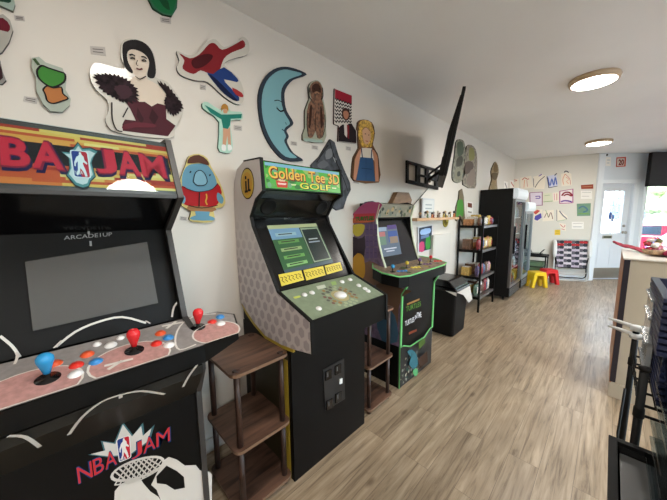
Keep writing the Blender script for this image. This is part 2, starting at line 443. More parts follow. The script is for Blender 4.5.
# door
mb = MB()
o0, o1 = -.09, -.045
gs0, gs1, gz0, gz1 = DS0+.13, DS1-.13, 1.02, 1.90
M_DOOR = mat('door_paint', (218, 222, 228), .4)
e0, e1 = DS0+.004, DS1-.004
dbox(mb, e0, gs0, .01, DZ-.006, o0, o1, M_DOOR); dbox(mb, gs1, e1, .01, DZ-.006, o0, o1, M_DOOR)
dbox(mb, gs0, gs1, .01, gz0, o0, o1, M_DOOR); dbox(mb, gs0, gs1, gz1, DZ-.006, o0, o1, M_DOOR)
for k in (.24, .42, .5, .68):      # raised panel mouldings
    pass
for (a, b) in ((e0+.1, (e0+e1)/2-.03), ((e0+e1)/2+.03, e1-.1)):
    dbox(mb, a, b, .32, .80, o1, o1+.008, M_DOOR)
door = struct(mb, 'door_1')
mb = MB(); dbox(mb, gs0, gs1, gz0, gz1, -.07, -.064, M_GLASS); mb.obj('glass', door)
mb = MB(); dbox(mb, e0+.02, e1-.02, .03, .26, o1, o1+.004, M_ALU); mb.obj('kick_plate', door)['label'] = 'dull metal kick plate'
mb = MB(); dbox(mb, .30, .50, .90, .965, o1, o1+.012, M_ALU); dbox(mb, .32, .48, .915, .95, o1+.012, o1+.014, mat('slot_dark', (60, 66, 40), .5)); mb.obj('mail_slot', door)
mb = MB(); mb.lathe(D(e1-.07, 1.03, o1), [(.03, 0), (.03, .006), (.012, .008), (.012, .04), (.028, .045), (.03, .065), (.0, .08)], M_ALU, axis=DN); mb.obj('handle', door)
mb = MB(); mb.lathe(D(e1-.07, 1.17, o1), [(.028, 0), (.028, .012), (.0, .018)], M_ALU, axis=DN); mb.obj('deadbolt', door)
mb = MB()
for k in range(1, 4): a = gs0+(gs1-gs0)*k/4; dbox(mb, a-.005, a+.005, gz0, gz1, -.06, -.05, M_DOOR)
for k in range(1, 6): z = gz0+(gz1-gz0)*k/6; dbox(mb, gs0, gs1, z-.005, z+.005, -.06, -.05, M_DOOR)
mb.obj('glazing_bars', door)
PG = Plane(BR-DN*.058, DN); mb = MB(); mb.prism([PG.p(*p) for p in ((609.5, 211), (614.5, 216), (612.5, 222.5), (608, 217.5))], DN*.001, mat('sticker_blue', (70, 96, 160), .4)); mb.obj('sticker', door)
# window
wn = MB()
for a, b in ((WS0, WS0+.06), (WS1-.06, WS1)): dbox(wn, a, b, WZ0, WZ1, -.12, .01, M_TRIM)
dbox(wn, WS0+.06, WS1-.06, WZ0, WZ0+.06, -.12, .01, M_TRIM); dbox(wn, WS0+.06, WS1-.06, WZ1-.06, WZ1, -.12, .01, M_TRIM)
win = struct(wn, 'window_1')
mb = MB(); dbox(mb, WS0+.06, WS1-.06, WZ0+.06, WZ1-.06, -.075, -.068, M_GLASS); mb.obj('glass', win)

# ------------------------------------------------------------------ outside
M_ASPH = mat('asphalt', (104, 106, 110), .9, noise=.08, scale=4)
mb = MB(); mb.prism([Vector(p) for p in ((-14, 8.6, -.45), (-.9, 8.6, -.45), (1.5, 10.4, -.45), (3.9, 10.4, -.45), (3.9, -6, -.45), (26, -6, -.45), (26, 40, -.45), (-14, 40, -.45))], (0, 0, -.1), M_ASPH)
g = mb.obj('street'); g['kind'] = 'structure'
def hedge(c, sz, label, col):
    mb = MB(); m = mat('leaf_%d' % col[1], col, .7, noise=.35, scale=9)
    rnd = random.Random(int(c[0]*10))
    for k in range(46):
        p = Vector((c[0]+rnd.uniform(-1, 1)*sz[0], c[1]+rnd.uniform(-1, 1)*sz[1], c[2]+rnd.uniform(-.6, 1)*sz[2]))
        mb.ball(p, rnd.uniform(.25, .5)*sz[2], m, seg=8, noise=.15)
    mb.tube([(c[0], c[1], -.45), (c[0], c[1], c[2])], .14, mat('bark', (90, 70, 52), .8), 8)
    return tag(mb.obj('tree'), label, 'tree', 'trees across the street')
hedge((2.6, 21.5, 2.2), (1.3, .8, 1.0), 'green leafy tree seen through the top left of the shop window', (140, 158, 112))
hedge((6.0, 24.5, 2.9), (1.6, .8, 1.4), 'yellow-green leafy tree seen further right through the shop window', (164, 176, 128))
def car(cx, cy, rz, body, label):
    L_, W_ = 4.3, 1.8; t = thing('car', (cx, cy, -.45), label, 'car')
    rot = Matrix.Rotation(rz, 3, 'Z'); O = Vector((cx, cy, -.45))
    def T(x, y, z): return O+rot@Vector((x, y, z))
    mb = MB(); prof = [(-2.1, .35), (-2.15, .7), (-2.0, .95), (-1.2, 1.0), (1.15, .98), (2.0, .82), (2.15, .6), (2.1, .32)]
    mb.prism([T(x, -W_/2, z) for x, z in prof], rot@Vector((0, W_, 0)), body); mb.obj('body', t, bevel=.05)
    mb = MB(); cab = [(-1.9, .97), (-1.45, 1.42), (.1, 1.45), (1.0, .97)]
    mb.prism([T(x, -W_/2+.1, z) for x, z in cab], rot@Vector((0, W_-.2, 0)), body); mb.obj('cabin', t, bevel=.04)
    for x0, x1, z1a, z1b in ((-1.62, -.72, 1.36, 1.38), (-.64, .78, 1.38, 1.1)):
        for yy in (-W_/2+.095, W_/2-.095):
            mb = MB(); mb.face([T(x0, yy, 1.02), T(x1, yy, 1.02), T(min(x1, .15), yy, 1.38), T(x0+.15, yy, z1a)], mat('car_glass', (40, 48, 56), .1)); mb.obj('side_window', t)
    for x in (-1.35, 1.35):
        for yy in (-W_/2+.02, W_/2-.24):
            mb = MB(); mb.lathe(T(x, yy, .33), [(0, 0), (.2, 0), (.33, .02), (.33, .2), (.2, .22), (0, .22)], mat('tyre', (25, 25, 26), .8), axis=rot@Vector((0, 1, 0)), mats=[M_ALU, mat('tyre', (25, 25, 26), .8), mat('tyre', (25, 25, 26), .8), mat('tyre', (25, 25, 26), .8), M_ALU]); mb.obj('wheel', t)
car(2.0, 17.2, R(6), mat('red_car_paint', (190, 24, 40), .3, coat=.6), 'red car parked outside the shop window behind a blue car')
car(3.15, 14.3, R(8), mat('blue_car_paint', (40, 90, 170), .3, coat=.6), 'blue car parked between two red cars outside')
car(2.95, 11.9, R(8), mat('crimson_car_paint', (180, 30, 60), .3, coat=.6), 'crimson car parked nearest the shop window')
mb = MB(); mb.box((-9, 28, -.45), (16, 32, 4.2), mat('far_stucco', (240, 238, 236), .8)); mb.box((-9, 27.7, 4.2), (16, 32.2, 4.5), mat('far_roof', (170, 150, 145), .8))
for k in range(6): mb.box((-7+k*3.4, 27.95, 1.0), (-5.2+k*3.4, 28.01, 2.6), mat('far_glass', (90, 110, 130), .1))
tag(mb.obj('building'), 'pale low building across the street beyond the trees', 'building')

# ------------------------------------------------------------------ ceiling lamps
M_LAMP = mat('lamp_diffuser', (255, 246, 236), .5, emit=16)
def ceiling_lamp(x, y, label, W=25, r=.165):
    t = thing('ceiling_light', (x, y, HC-.07), label, 'ceiling light', 'round flush ceiling lights')
    mb = MB(); mb.lathe((x, y, HC), [(r+.01, 0), (r+.016, -.015), (r+.008, -.042), (r-.01, -.045)], mat('lamp_rim', (196, 170, 140), .5), 32); mb.obj('rim', t)
    mb = MB(); mb.lathe((x, y, HC-.04), [(r-.008, 0), (r-.01, -.006), (r*.7, -.018), (r*.35, -.024), (0, -.026)], M_LAMP, 32); mb.obj('diffuser', t)
    ld = bpy.data.lights.new('lamp_light', 'AREA'); ld.shape = 'DISK'; ld.size = r*2; ld.energy = W; ld.color = (1, .95, .89)
    lo = bpy.data.objects.new('lamp_light', ld); COL.objects.link(lo); lo.location = (0, 0, -.004); lo.parent = t
LAMPW = 25
ceiling_lamp(-.22, 3.56, 'large round ceiling light nearer the camera above the floor', 15)
ceiling_lamp(-.27, 6.68, 'smaller-looking round ceiling light near the entrance door', 9)
ceiling_lamp(-.40, .40, 'round ceiling light overhead, out of the picture', 8)
ceiling_lamp(2.0, 1.9, 'added unseen ceiling light on the far side of the counter', 34)  # added fill lamp out of view, brightens the room from the right
ceiling_lamp(2.0, 5.0, 'added unseen ceiling light at the back right of the room', 30)  # second unseen fill lamp, added for more bounce onto the ceiling
ceiling_lamp(2.0, -1.1, 'added fill ceiling light behind the camera on the right', 40)  # extra lamp added behind the view to lift the near end
# ------------------------------------------------------------------ wall art (flat cut-out panels)
PW = Plane((XW+.016, 0, 0), (1, 0, 0))
PWT = Plane((XW+.001, 0, 0), (1, 0, 0))
INK = pc(24, 20, 22)
def art(name, label, cat, outline, layers, base=None, sm=0, thick=.0158, side=None, lines=(), group=None):
    mb = MB(); mb.board(PW, outline, base or M_BOARD, thick=thick, sm=sm, side=side)
    for i, L_ in enumerate(layers):
        m, pts = L_[0], L_[1]; s_ = L_[2] if len(L_) > 2 else 0
        mb.poly(PW, pts, m, layer=i+1, sm=s_)
    for j, (pts, w, m) in enumerate(lines): mb.line(PW, pts, w, m, layer=len(layers)+2+j*.3, sm=3)
    return tag(mb.obj(name, recalc=True), label, cat, group)

Z = lambda pts: zp(85, 35, 4.762, pts)
SKIN = pc(214, 200, 184); HAIR = pc(22, 18, 20); BURG = pc(74, 28, 38); BOA = pc(36, 24, 28)
def ragged(pts, amp, seed):
    rnd = random.Random(seed); out = []
    q = smooth(pts, 6)
    cx = sum(p[0] for p in q)/len(q); cy = sum(p[1] for p in q)/len(q)
    for i, p in enumerate(q):
        k = 1+(amp if i % 2 else -amp)*rnd.uniform(.5, 1.3)
        out.append((cx+(p[0]-cx)*k, cy+(p[1]-cy)*k))
    return out
art('wall_art_panel', 'large cutout painting of a dark-haired woman in a burgundy dress and feather wrap', 'wall art',
    Z([(175, 35), (205, 18), (250, 22), (300, 48), (328, 90), (338, 150), (334, 200), (390, 222), (440, 285), (468, 335), (462, 385), (430, 440), (402, 492), (160, 466), (98, 412), (112, 360), (105, 310), (55, 262), (28, 215), (25, 160), (55, 132), (130, 150), (190, 158), (172, 105)]),
    [(SKIN, Z([(205, 70), (235, 60), (275, 72), (305, 115), (303, 155), (288, 190), (300, 212), (345, 235), (400, 300), (385, 340), (300, 345), (230, 330), (200, 260), (205, 215), (240, 195), (215, 165), (203, 120)])),
     (HAIR, Z([(178, 60), (190, 32), (240, 22), (290, 42), (324, 90), (338, 165), (330, 203), (306, 204), (296, 186), (306, 130), (285, 92), (240, 70), (212, 72), (200, 92), (206, 130), (228, 172), (222, 182), (195, 160), (182, 120)]), 3),
     (BURG, Z([(188, 310), (215, 305), (240, 300), (258, 318), (285, 318), (318, 340), (345, 325), (385, 335), (388, 400), (432, 432), (395, 482), (180, 456), (178, 425), (190, 402), (242, 408), (215, 350)])),
     (pc(52, 16, 24), Z([(250, 345), (280, 400), (270, 425), (245, 390)])), (pc(52, 16, 24), Z([(320, 350), (350, 390), (330, 430), (305, 395)])),
     (pc(96, 34, 46), Z([(180, 430), (240, 415), (330, 425), (330, 440), (240, 440), (185, 450)]), 2),
     (mat('feather_print', (32, 22, 26), .6, noise=.5, scale=60, spec=.1), ragged(Z([(45, 195), (90, 185), (150, 190), (205, 215), (250, 262), (245, 310), (190, 322), (140, 300), (80, 262)]), .09, 3)),
     (mat('feather_print', (38, 26, 30), .5), ragged(Z([(345, 225), (390, 240), (435, 290), (465, 340), (440, 378), (400, 372), (378, 318), (385, 280)]), .10, 5)),
     (pc(58, 30, 40), ragged(Z([(140, 250), (200, 240), (225, 280), (180, 305)]), .08, 8))],
    sm=3, side=pc(150, 146, 140),
    lines=[(Z([(128, 320), (130, 400), (150, 450), (178, 460)]), .005, INK), (Z([(180, 392), (205, 345)]), .005, INK), (Z([(212, 96), (225, 92), (238, 100)]), .006, HAIR), (Z([(268, 104), (282, 104), (294, 114)]), .006, HAIR), (Z([(215, 112), (228, 108), (238, 116)]), .006, INK), (Z([(270, 122), (282, 118), (292, 126)]), .006, INK), (Z([(250, 120), (244, 140), (254, 146)]), .003, INK),
           (Z([(244, 158), (260, 164), (274, 160)]), .007, pc(96, 46, 50)), (Z([(240, 196), (262, 210), (290, 196)]), .004, INK)])
Z = lambda pts: zp(170, 20, 5.556, pts)
RED = pc(126, 32, 38); BLU = pc(32, 58, 116)
art('wall_art_panel', 'white-edged cutout with plain red and blue swooshes, right of the woman painting', 'wall art',
    Z([(38, 172), (100, 196), (150, 180), (205, 120), (255, 108), (300, 150), (370, 122), (405, 92), (438, 125), (432, 190), (350, 215), (302, 250), (380, 320), (410, 400), (405, 455), (372, 468), (300, 425), (210, 345), (140, 335), (60, 305), (38, 262), (52, 225)]),
    [(RED, Z([(52, 185), (110, 212), (165, 190), (215, 135), (250, 130), (290, 165), (360, 135), (405, 112), (415, 150), (345, 180), (300, 215), (270, 290), (225, 300), (170, 280), (130, 300), (70, 270), (80, 225)]), 3),
     (BLU, Z([(205, 290), (240, 300), (300, 262), (375, 325), (370, 345), (300, 330), (330, 370), (385, 430), (370, 452), (300, 410), (230, 330)]), 2),
     (pc(70, 16, 22), Z([(120, 225), (190, 190), (240, 200), (200, 250), (140, 270)]), 3),
     (pc(150, 44, 46), Z([(345, 375), (400, 405), (405, 430), (365, 415)]), 2), (pc(14, 24, 60), Z([(215, 300), (260, 330), (330, 400), (375, 445), (350, 445), (280, 390)]), 2)],
    sm=3, side=pc(104, 104, 104))
Z = lambda pts: zp(170, 95, 3.7, pts)
TEAL = pc(30, 118, 104); SK2 = pc(196, 150, 120)
art('wall_art_panel', 'small cutout of a gymnast in teal leotard with arms spread', 'wall art',
    Z([(120, 30), (140, 26), (185, 55), (205, 30), (225, 60), (262, 62), (270, 80), (262, 92), (225, 95), (228, 150), (232, 195), (222, 214), (195, 212), (178, 195), (182, 100), (140, 62), (122, 48)]),
    [(TEAL, Z([(128, 36), (150, 48), (190, 72), (212, 72), (266, 70), (264, 86), (225, 88), (222, 112), (214, 126), (196, 122), (190, 90), (150, 66)])),
     (SK2, Z([(196, 122), (214, 126), (222, 118), (224, 150), (226, 190), (216, 190), (212, 150), (206, 190), (194, 190), (196, 150)])),
     (SK2, Z([(198, 48), (210, 48), (212, 66), (198, 66)]), 3), (pc(170, 120, 50), Z([(190, 42), (200, 32), (214, 40), (216, 62), (210, 52), (196, 52), (190, 62)]), 2),
     (M_WHITE, Z([(192, 184), (206, 186), (206, 206), (192, 204)]), 2), (M_WHITE, Z([(214, 184), (226, 186), (230, 200), (216, 206)]), 2)],
    base=pc(170, 206, 190), sm=2, side=pc(70, 110, 98))
Z = lambda pts: zp(160, 130, 3.846, pts)
CRB = pc(98, 148, 172)
art('wall_art_panel', 'cutout of a round blue creature in a red vest and brown cap', 'wall art',
    Z([(100, 130), (112, 100), (150, 92), (182, 108), (196, 140), (222, 185), (242, 230), (252, 280), (235, 298), (205, 305), (212, 345), (180, 356), (125, 352), (112, 340), (120, 312), (85, 292), (76, 240), (78, 190)]),
    [(CRB, Z([(84, 190), (95, 150), (120, 132), (175, 132), (205, 165), (218, 205), (205, 235), (150, 245), (95, 235)]), 3),
     (pc(168, 24, 30), Z([(84, 215), (110, 228), (150, 238), (200, 228), (222, 205), (238, 240), (222, 285), (190, 298), (110, 292), (88, 275)]), 2),
     (pc(156, 110, 70), Z([(108, 292), (212, 298), (200, 315), (120, 312)]), 2),
     (CRB, Z([(222, 240), (244, 262), (238, 284), (220, 268)]), 3), (CRB, Z([(80, 240), (98, 262), (92, 284), (80, 270)]), 3),
     (CRB, Z([(118, 335), (160, 325), (205, 335), (205, 348), (125, 346)]), 2), (CRB, Z([(135, 312), (192, 314), (188, 332), (138, 330)])),
     (pc(84, 50, 38), Z([(106, 128), (116, 104), (150, 96), (180, 114), (188, 136), (150, 126)]), 2),
     (pc(122, 168, 188), Z([(128, 198), (136, 165), (155, 155), (172, 168), (182, 198), (170, 212), (142, 212)]), 3)],
    base=pc(206, 190, 120), sm=2, side=pc(120, 112, 80),
    lines=[(Z([(128, 198), (136, 165), (155, 155), (172, 168), (182, 198), (170, 212), (142, 212), (128, 198)]), .004, INK), (Z([(115, 160), (119, 163)]), .012, INK), (Z([(190, 172), (194, 175)]), .012, INK), (Z([(152, 240), (150, 295)]), .006, INK), (Z([(178, 245), (180, 260), (176, 275), (182, 288)]), .008, pc(206, 150, 60)), (Z([(110, 290), (160, 300), (222, 290)]), .004, INK), (Z([(84, 215), (110, 228), (150, 238), (200, 228), (222, 205)]), .004, INK)])
Z = lambda pts: zp(0, 0, 3.846, pts)
art('wall_art_panel', 'small cutout with a plain green heart above a tan star', 'wall art',
    Z([(122, 222), (150, 218), (175, 240), (240, 262), (256, 300), (252, 345), (272, 380), (268, 405), (240, 430), (195, 428), (165, 400), (140, 350), (138, 300), (122, 260)]),
    [(pc(60, 128, 50), Z([(142, 270), (160, 252), (188, 262), (228, 275), (250, 285), (246, 315), (205, 335), (170, 320), (146, 295)]), 3),
     (pc(176, 112, 62), Z([(165, 345), (180, 330), (205, 338), (236, 335), (242, 360), (262, 378), (240, 388), (205, 398), (182, 388), (175, 365)]))],
    base=pc(168, 176, 164), sm=1, side=pc(70, 76, 66), lines=[(Z([(142, 270), (160, 252), (188, 262), (228, 275), (250, 285), (246, 315), (205, 335), (170, 320), (146, 295), (142, 270)]), .006, INK), (Z([(130, 225), (150, 250)]), .010, pc(60, 80, 50)), (Z([(165, 345), (180, 330), (205, 338), (236, 335), (242, 360), (262, 378), (240, 388), (205, 398), (182, 388), (175, 365), (165, 345)]), .005, INK)])
art('wall_art_panel', 'cutout of a plain green leaf at the top edge of the wall', 'wall art',
    [(146, -8), (178, -8), (177, 8), (172, 16), (163, 14), (153, 8), (149, 0)],
    [(pc(26, 104, 62), [(151, -6), (175, -6), (174, 8), (171, 14), (160, 11), (152, 2)], 2), (pc(18, 70, 40), [(158, -4), (166, -3), (170, 10), (163, 6)], 2)], base=pc(50, 100, 76), side=pc(30, 70, 50))
art('wall_art_panel', 'dark green cutout corner at the top left of the wall', 'wall art',
    [(-14, -14), (12, -12), (15, 4), (13, 11), (2, 6), (-10, 2)], [(pc(24, 58, 44), [(-12, -12), (8, -11), (11, 2), (4, 2), (-8, -1)], 2)], base=pc(150, 168, 158), side=pc(90, 98, 92))
art('wall_art_panel', 'cutout with a maroon patch at the left edge of the wall', 'wall art',
    [(-12, 18), (3, 14), (10, 20), (13, 30), (9, 42), (2, 52), (-8, 56)], [(pc(96, 20, 36), [(-10, 20), (3, 18), (10, 26), (8, 32), (0, 30), (-9, 34)], 2)], base=pc(164, 162, 154), side=pc(80, 76, 72))
art('wall_art_panel', 'dark-edged cutout lowest at the left edge of the wall', 'wall art',
    [(-12, 58), (0, 60), (2, 70), (6, 80), (2, 84), (-10, 82)], [(pc(50, 24, 30), [(-10, 62), (-1, 62), (3, 78), (-6, 80)], 2)], base=pc(140, 136, 132), side=pc(60, 58, 56))
# moon
Z = lambda pts: zp(250, 55, 3.448, pts)
moon = Z([(196, 68), (165, 50), (120, 40), (80, 50), (48, 82), (30, 135), (32, 200), (45, 260), (75, 318), (120, 362), (184, 364), (150, 338), (132, 310), (128, 295), (134, 280), (126, 262), (134, 252), (150, 234), (128, 195), (120, 160), (122, 120), (150, 85)])
moon_in = Z([(180, 66), (145, 54), (118, 50), (88, 60), (58, 90), (42, 138), (42, 200), (55, 255), (82, 308), (122, 350), (162, 354), (138, 334), (124, 310), (118, 295), (124, 280), (117, 262), (124, 248), (138, 234), (118, 198), (108, 160), (110, 115), (135, 84)])
art('moon_panel', 'large pale blue crescent moon cutout with a sleepy face', 'wall art', moon, [(pc(118, 164, 172), moon_in, 3)], base=pc(44, 54, 66), sm=3, side=pc(34, 42, 52),
    lines=[(Z([(92, 182), (105, 194), (118, 190)]), .010, INK), (Z([(84, 158), (98, 156), (112, 164)]), .005, INK), (Z([(96, 186), (92, 178)]), .004, INK), (Z([(110, 256), (120, 262), (124, 260)]), .007, pc(52, 70, 84)), (Z([(122, 232), (126, 240)]), .006, pc(60, 84, 96))])
art('wall_art_panel', 'narrow cutout of a shaggy brown bear on a white strip, right of the moon', 'wall art',
    Z([(202, 110), (215, 90), (235, 88), (250, 110), (252, 150), (262, 200), (262, 250), (256, 300), (182, 292), (190, 250), (190, 190), (205, 150)]),
    [(mat('fur_print', (98, 66, 46), .5, noise=.45, scale=45), Z([(206, 112), (218, 94), (236, 92), (248, 112), (248, 148), (230, 156), (212, 150)]), 3), (mat('fur_print', (98, 66, 46), .5), Z([(212, 150), (246, 150), (256, 200), (256, 248), (248, 285), (232, 286), (226, 262), (216, 284), (200, 282), (196, 240), (196, 195)]), 2),
     (pc(66, 40, 30), Z([(214, 108), (228, 98), (242, 108), (244, 130), (230, 124), (216, 130)]), 3), (pc(60, 36, 26), Z([(206, 180), (214, 176), (210, 240), (202, 250)]), 2), (pc(60, 36, 26), Z([(242, 180), (248, 186), (252, 240), (244, 250)]), 2)],
    base=pc(154, 158, 140), sm=2, side=pc(80, 80, 72), lines=[(Z([(186, 292), (250, 298)]), .02, pc(150, 170, 160)), (Z([(220, 116), (223, 118)]), .010, INK), (Z([(238, 116), (241, 118)]), .010, INK), (Z([(224, 132), (231, 128), (238, 133)]), .010, pc(160, 120, 92)), (Z([(206, 112), (204, 140), (212, 156)]), .008, INK), (Z([(250, 112), (252, 140), (246, 154)]), .008, INK), (Z([(200, 200), (196, 240), (202, 280)]), .006, INK), (Z([(258, 205), (260, 245), (250, 284)]), .006, INK), (Z([(226, 262), (226, 200)]), .006, pc(60, 36, 26))])
# zigzag board
zz = []
mb = MB(); out = Z([(292, 115), (352, 138), (350, 236), (368, 262), (368, 306), (304, 298), (306, 244), (290, 238)])
mb.board(PW, out, pc(206, 200, 192), side=pc(60, 30, 34))
mb.poly(PW, Z([(293, 117), (351, 140), (351, 172), (293, 150)]), pc(150, 30, 48), 1)
a0, a1, a2, a3 = Z([(294, 146), (350, 166), (350, 236), (292, 236)])
for r_ in range(7):
    pts = []
    for k in range(13):
        u = k/12; v = (r_+.35)/7+(.05 if k % 2 else -.03)
        x = (a0[0]*(1-u)+a1[0]*u)*(1-v)+(a3[0]*(1-u)+a2[0]*u)*v; y = (a0[1]*(1-u)+a1[1]*u)*(1-v)+(a3[1]*(1-u)+a2[1]*u)*v
        pts.append((x, y))
    mb.line(PW, pts, .012, INK, 2)
mb.poly(PW, Z([(306, 250), (318, 240), (350, 236), (366, 262), (367, 304), (305, 297)]), pc(34, 26, 30), 3)
mb.poly(PW, Z([(318, 190), (328, 182), (342, 190), (344, 215), (332, 226), (318, 214)]), pc(60, 32, 28), 4, sm=3)
mb.poly(PW, Z([(322, 196), (332, 192), (340, 200), (339, 214), (331, 222), (323, 212)]), pc(176, 118, 92), 5, sm=3)
mb.poly(PW, Z([(324, 236), (338, 238), (334, 285), (326, 275)]), pc(208, 200, 192), 5)
mb.poly(PW, Z([(334, 240), (342, 244), (342, 290), (336, 285)]), pc(120, 26, 32), 6)
tag(mb.obj('wall_art_panel'), 'panel with red top and black zigzag stripes behind a person in dark jacket', 'wall art')
art('wall_art_panel', 'cutout of a blonde woman in blue denim overalls', 'wall art',
    Z([(372, 232), (392, 222), (420, 232), (430, 262), (424, 310), (440, 340), (446, 380), (444, 440), (360, 434), (352, 400), (358, 350), (375, 320), (370, 275)]),
    [(mat('hair_print', (196, 152, 66), .5, noise=.35, scale=50), Z([(376, 236), (394, 224), (418, 234), (428, 265), (422, 312), (408, 318), (384, 314), (374, 280)]), 3), (pc(214, 170, 140), Z([(388, 258), (402, 250), (414, 260), (416, 290), (404, 308), (392, 298)]), 3),
     (pc(196, 140, 112), Z([(376, 326), (400, 318), (428, 328), (440, 350), (444, 436), (432, 436), (430, 370), (420, 345), (385, 345), (372, 400), (364, 432), (356, 428), (362, 360)])),
     (pc(216, 208, 196), Z([(386, 320), (420, 322), (428, 362), (378, 358)])), (pc(52, 84, 122), Z([(380, 352), (424, 356), (432, 436), (366, 432)]))],
    base=pc(120, 86, 60), sm=2, side=pc(90, 70, 54),
    lines=[(Z([(378, 240), (372, 275), (384, 312)]), .007, INK), (Z([(420, 236), (430, 270), (420, 312)]), .007, INK), (Z([(388, 258), (400, 248), (414, 262)]), .006, pc(120, 80, 36)), (Z([(356, 430), (358, 360), (378, 324)]), .006, INK), (Z([(446, 436), (442, 350), (424, 322)]), .006, INK), (Z([(384, 322), (388, 356)]), .014, pc(40, 62, 94)), (Z([(420, 326), (418, 360)]), .014, pc(40, 62, 94)), (Z([(396, 272), (400, 272)]), .007, INK), (Z([(408, 276), (411, 276)]), .007, INK), (Z([(399, 296), (407, 298)]), .006, pc(160, 50, 50)), (Z([(384, 390), (420, 394)]), .006, pc(34, 56, 86)), (Z([(400, 358), (400, 430)]), .004, pc(34, 56, 86))])
Z = lambda pts: zp(250, 55, 3.448, pts)
art('wall_art_panel', 'dark grey mountain-shaped cutout with pale patches behind the lit golf sign', 'wall art',
    Z([(276, 290), (292, 300), (305, 345), (325, 395), (345, 440), (348, 465), (335, 490), (322, 530), (300, 536), (250, 500), (212, 400), (212, 378), (240, 350)]),
    [(pc(120, 122, 126), Z([(262, 332), (280, 322), (284, 350), (262, 360)]), 2), (pc(98, 100, 106), Z([(232, 378), (256, 362), (272, 380), (245, 392)]), 2), (pc(160, 162, 166), Z([(286, 352), (298, 358), (294, 372)])), (pc(84, 86, 92), Z([(300, 400), (330, 420), (336, 450), (312, 470)]), 2)],
    base=mat('mountain_print', (50, 52, 58), .5, noise=.5, scale=18), sm=0, side=pc(40, 40, 44), lines=[(Z([(276, 300), (290, 350), (320, 420), (338, 470)]), .008, INK), (Z([(270, 310), (230, 370)]), .006, INK)])
Z = lambda pts: zp(440, 130, 4.93, pts)
GR = pc(104, 104, 92)
art('wall_art_panel', 'ornate grey-green carved-look cutout just right of the television', 'wall art',
    Z([(80, 60), (98, 45), (120, 60), (126, 120), (118, 160), (125, 210), (100, 258), (66, 250), (62, 200), (72, 130)]),
    [(pc(72, 84, 70), Z([(84, 66), (110, 60), (116, 110), (90, 130)]), 3), (pc(130, 128, 110), Z([(72, 200), (95, 185), (112, 200), (104, 240), (78, 240)]), 3), (pc(66, 66, 56), Z([(84, 140), (110, 130), (108, 170), (82, 180)]), 3), (pc(58, 60, 52), Z([(86, 208), (98, 204), (100, 224), (86, 228)]), 3)], base=mat('carved_print', (104, 104, 90), .5, noise=.4, scale=22), sm=3, side=pc(60, 60, 54))
art('wall_art_panel', 'tall brown-grey arched cutout second to the right of the television', 'wall art',
    Z([(132, 80), (155, 74), (176, 95), (184, 150), (180, 240), (172, 288), (114, 270), (116, 200), (124, 140)]),
    [(pc(130, 128, 74), Z([(145, 90), (166, 95), (170, 140), (145, 150)]), 3), (pc(88, 74, 66), Z([(126, 160), (160, 158), (160, 200), (126, 215)]), 3), (pc(134, 120, 110), Z([(150, 200), (172, 200), (166, 272), (130, 262)]), 3)], base=mat('carved_print_brown', (112, 104, 90), .5, noise=.4, scale=22), sm=2, side=pc(60, 56, 50))
art('wall_art_panel', 'slender khaki robed figure cutout above the black cooler', 'wall art',
    Z([(262, 175), (274, 156), (286, 175), (290, 210), (280, 245), (284, 290), (284, 334), (240, 332), (246, 280), (256, 245), (252, 205)]),
    [(pc(112, 92, 60), Z([(264, 180), (274, 162), (284, 180), (282, 205), (266, 205)]), 3), (pc(96, 80, 54), Z([(256, 212), (286, 214), (276, 245), (258, 240)]), 2), (pc(150, 130, 92), Z([(262, 255), (270, 255), (262, 325), (252, 325)]), 2)], base=mat('robe_print', (134, 114, 80), .5, noise=.3, scale=30), sm=2, side=pc(80, 68, 48))
art('wall_art_panel', 'long green and brown feather-shaped cutout above the snack rack', 'wall art',
    Z([(92, 340), (96, 300), (110, 290), (118, 330), (120, 390), (124, 440), (116, 470), (106, 440), (92, 425), (84, 450), (76, 440), (80, 380)]),
    [(pc(70, 132, 50), Z([(88, 348), (112, 345), (116, 400), (112, 430), (96, 415), (86, 440), (80, 430), (84, 380)]), 2)], base=pc(118, 104, 84), side=pc(70, 66, 50))
art('wall_sign', 'small white wall notice with a brown square above the rack', 'sign',
    Z([(132, 352), (162, 358), (164, 470), (134, 462)]), [(pc(110, 60, 44), Z([(137, 358), (158, 362), (158, 384), (137, 380)])), (pc(150, 140, 130), Z([(138, 400), (156, 403), (156, 410), (138, 407)])), (pc(150, 140, 130), Z([(138, 430), (156, 433), (156, 440), (138, 437)]))], base=M_PAPER)
art('wall_sign', 'dark blue pinned poster with pink and green at its foot', 'poster',
    [(418, 227), (433, 224), (432, 250), (418, 253)], [(pc(40, 50, 70), [(419, 228), (432, 225.5), (431.5, 249), (419, 252)]), (pc(190, 70, 110), [(419.5, 243), (424, 242), (424, 251), (419.5, 251.5)], 2), (pc(60, 140, 60), [(426, 238), (430, 236), (430, 248), (426, 249)], 2), (pc(150, 180, 220), [(421, 230), (430, 228), (430, 233), (421, 235)], 2), (pc(100, 120, 160), [(421, 236), (429, 234), (429, 237), (421, 239)])], base=pc(210, 210, 214), thick=.004)
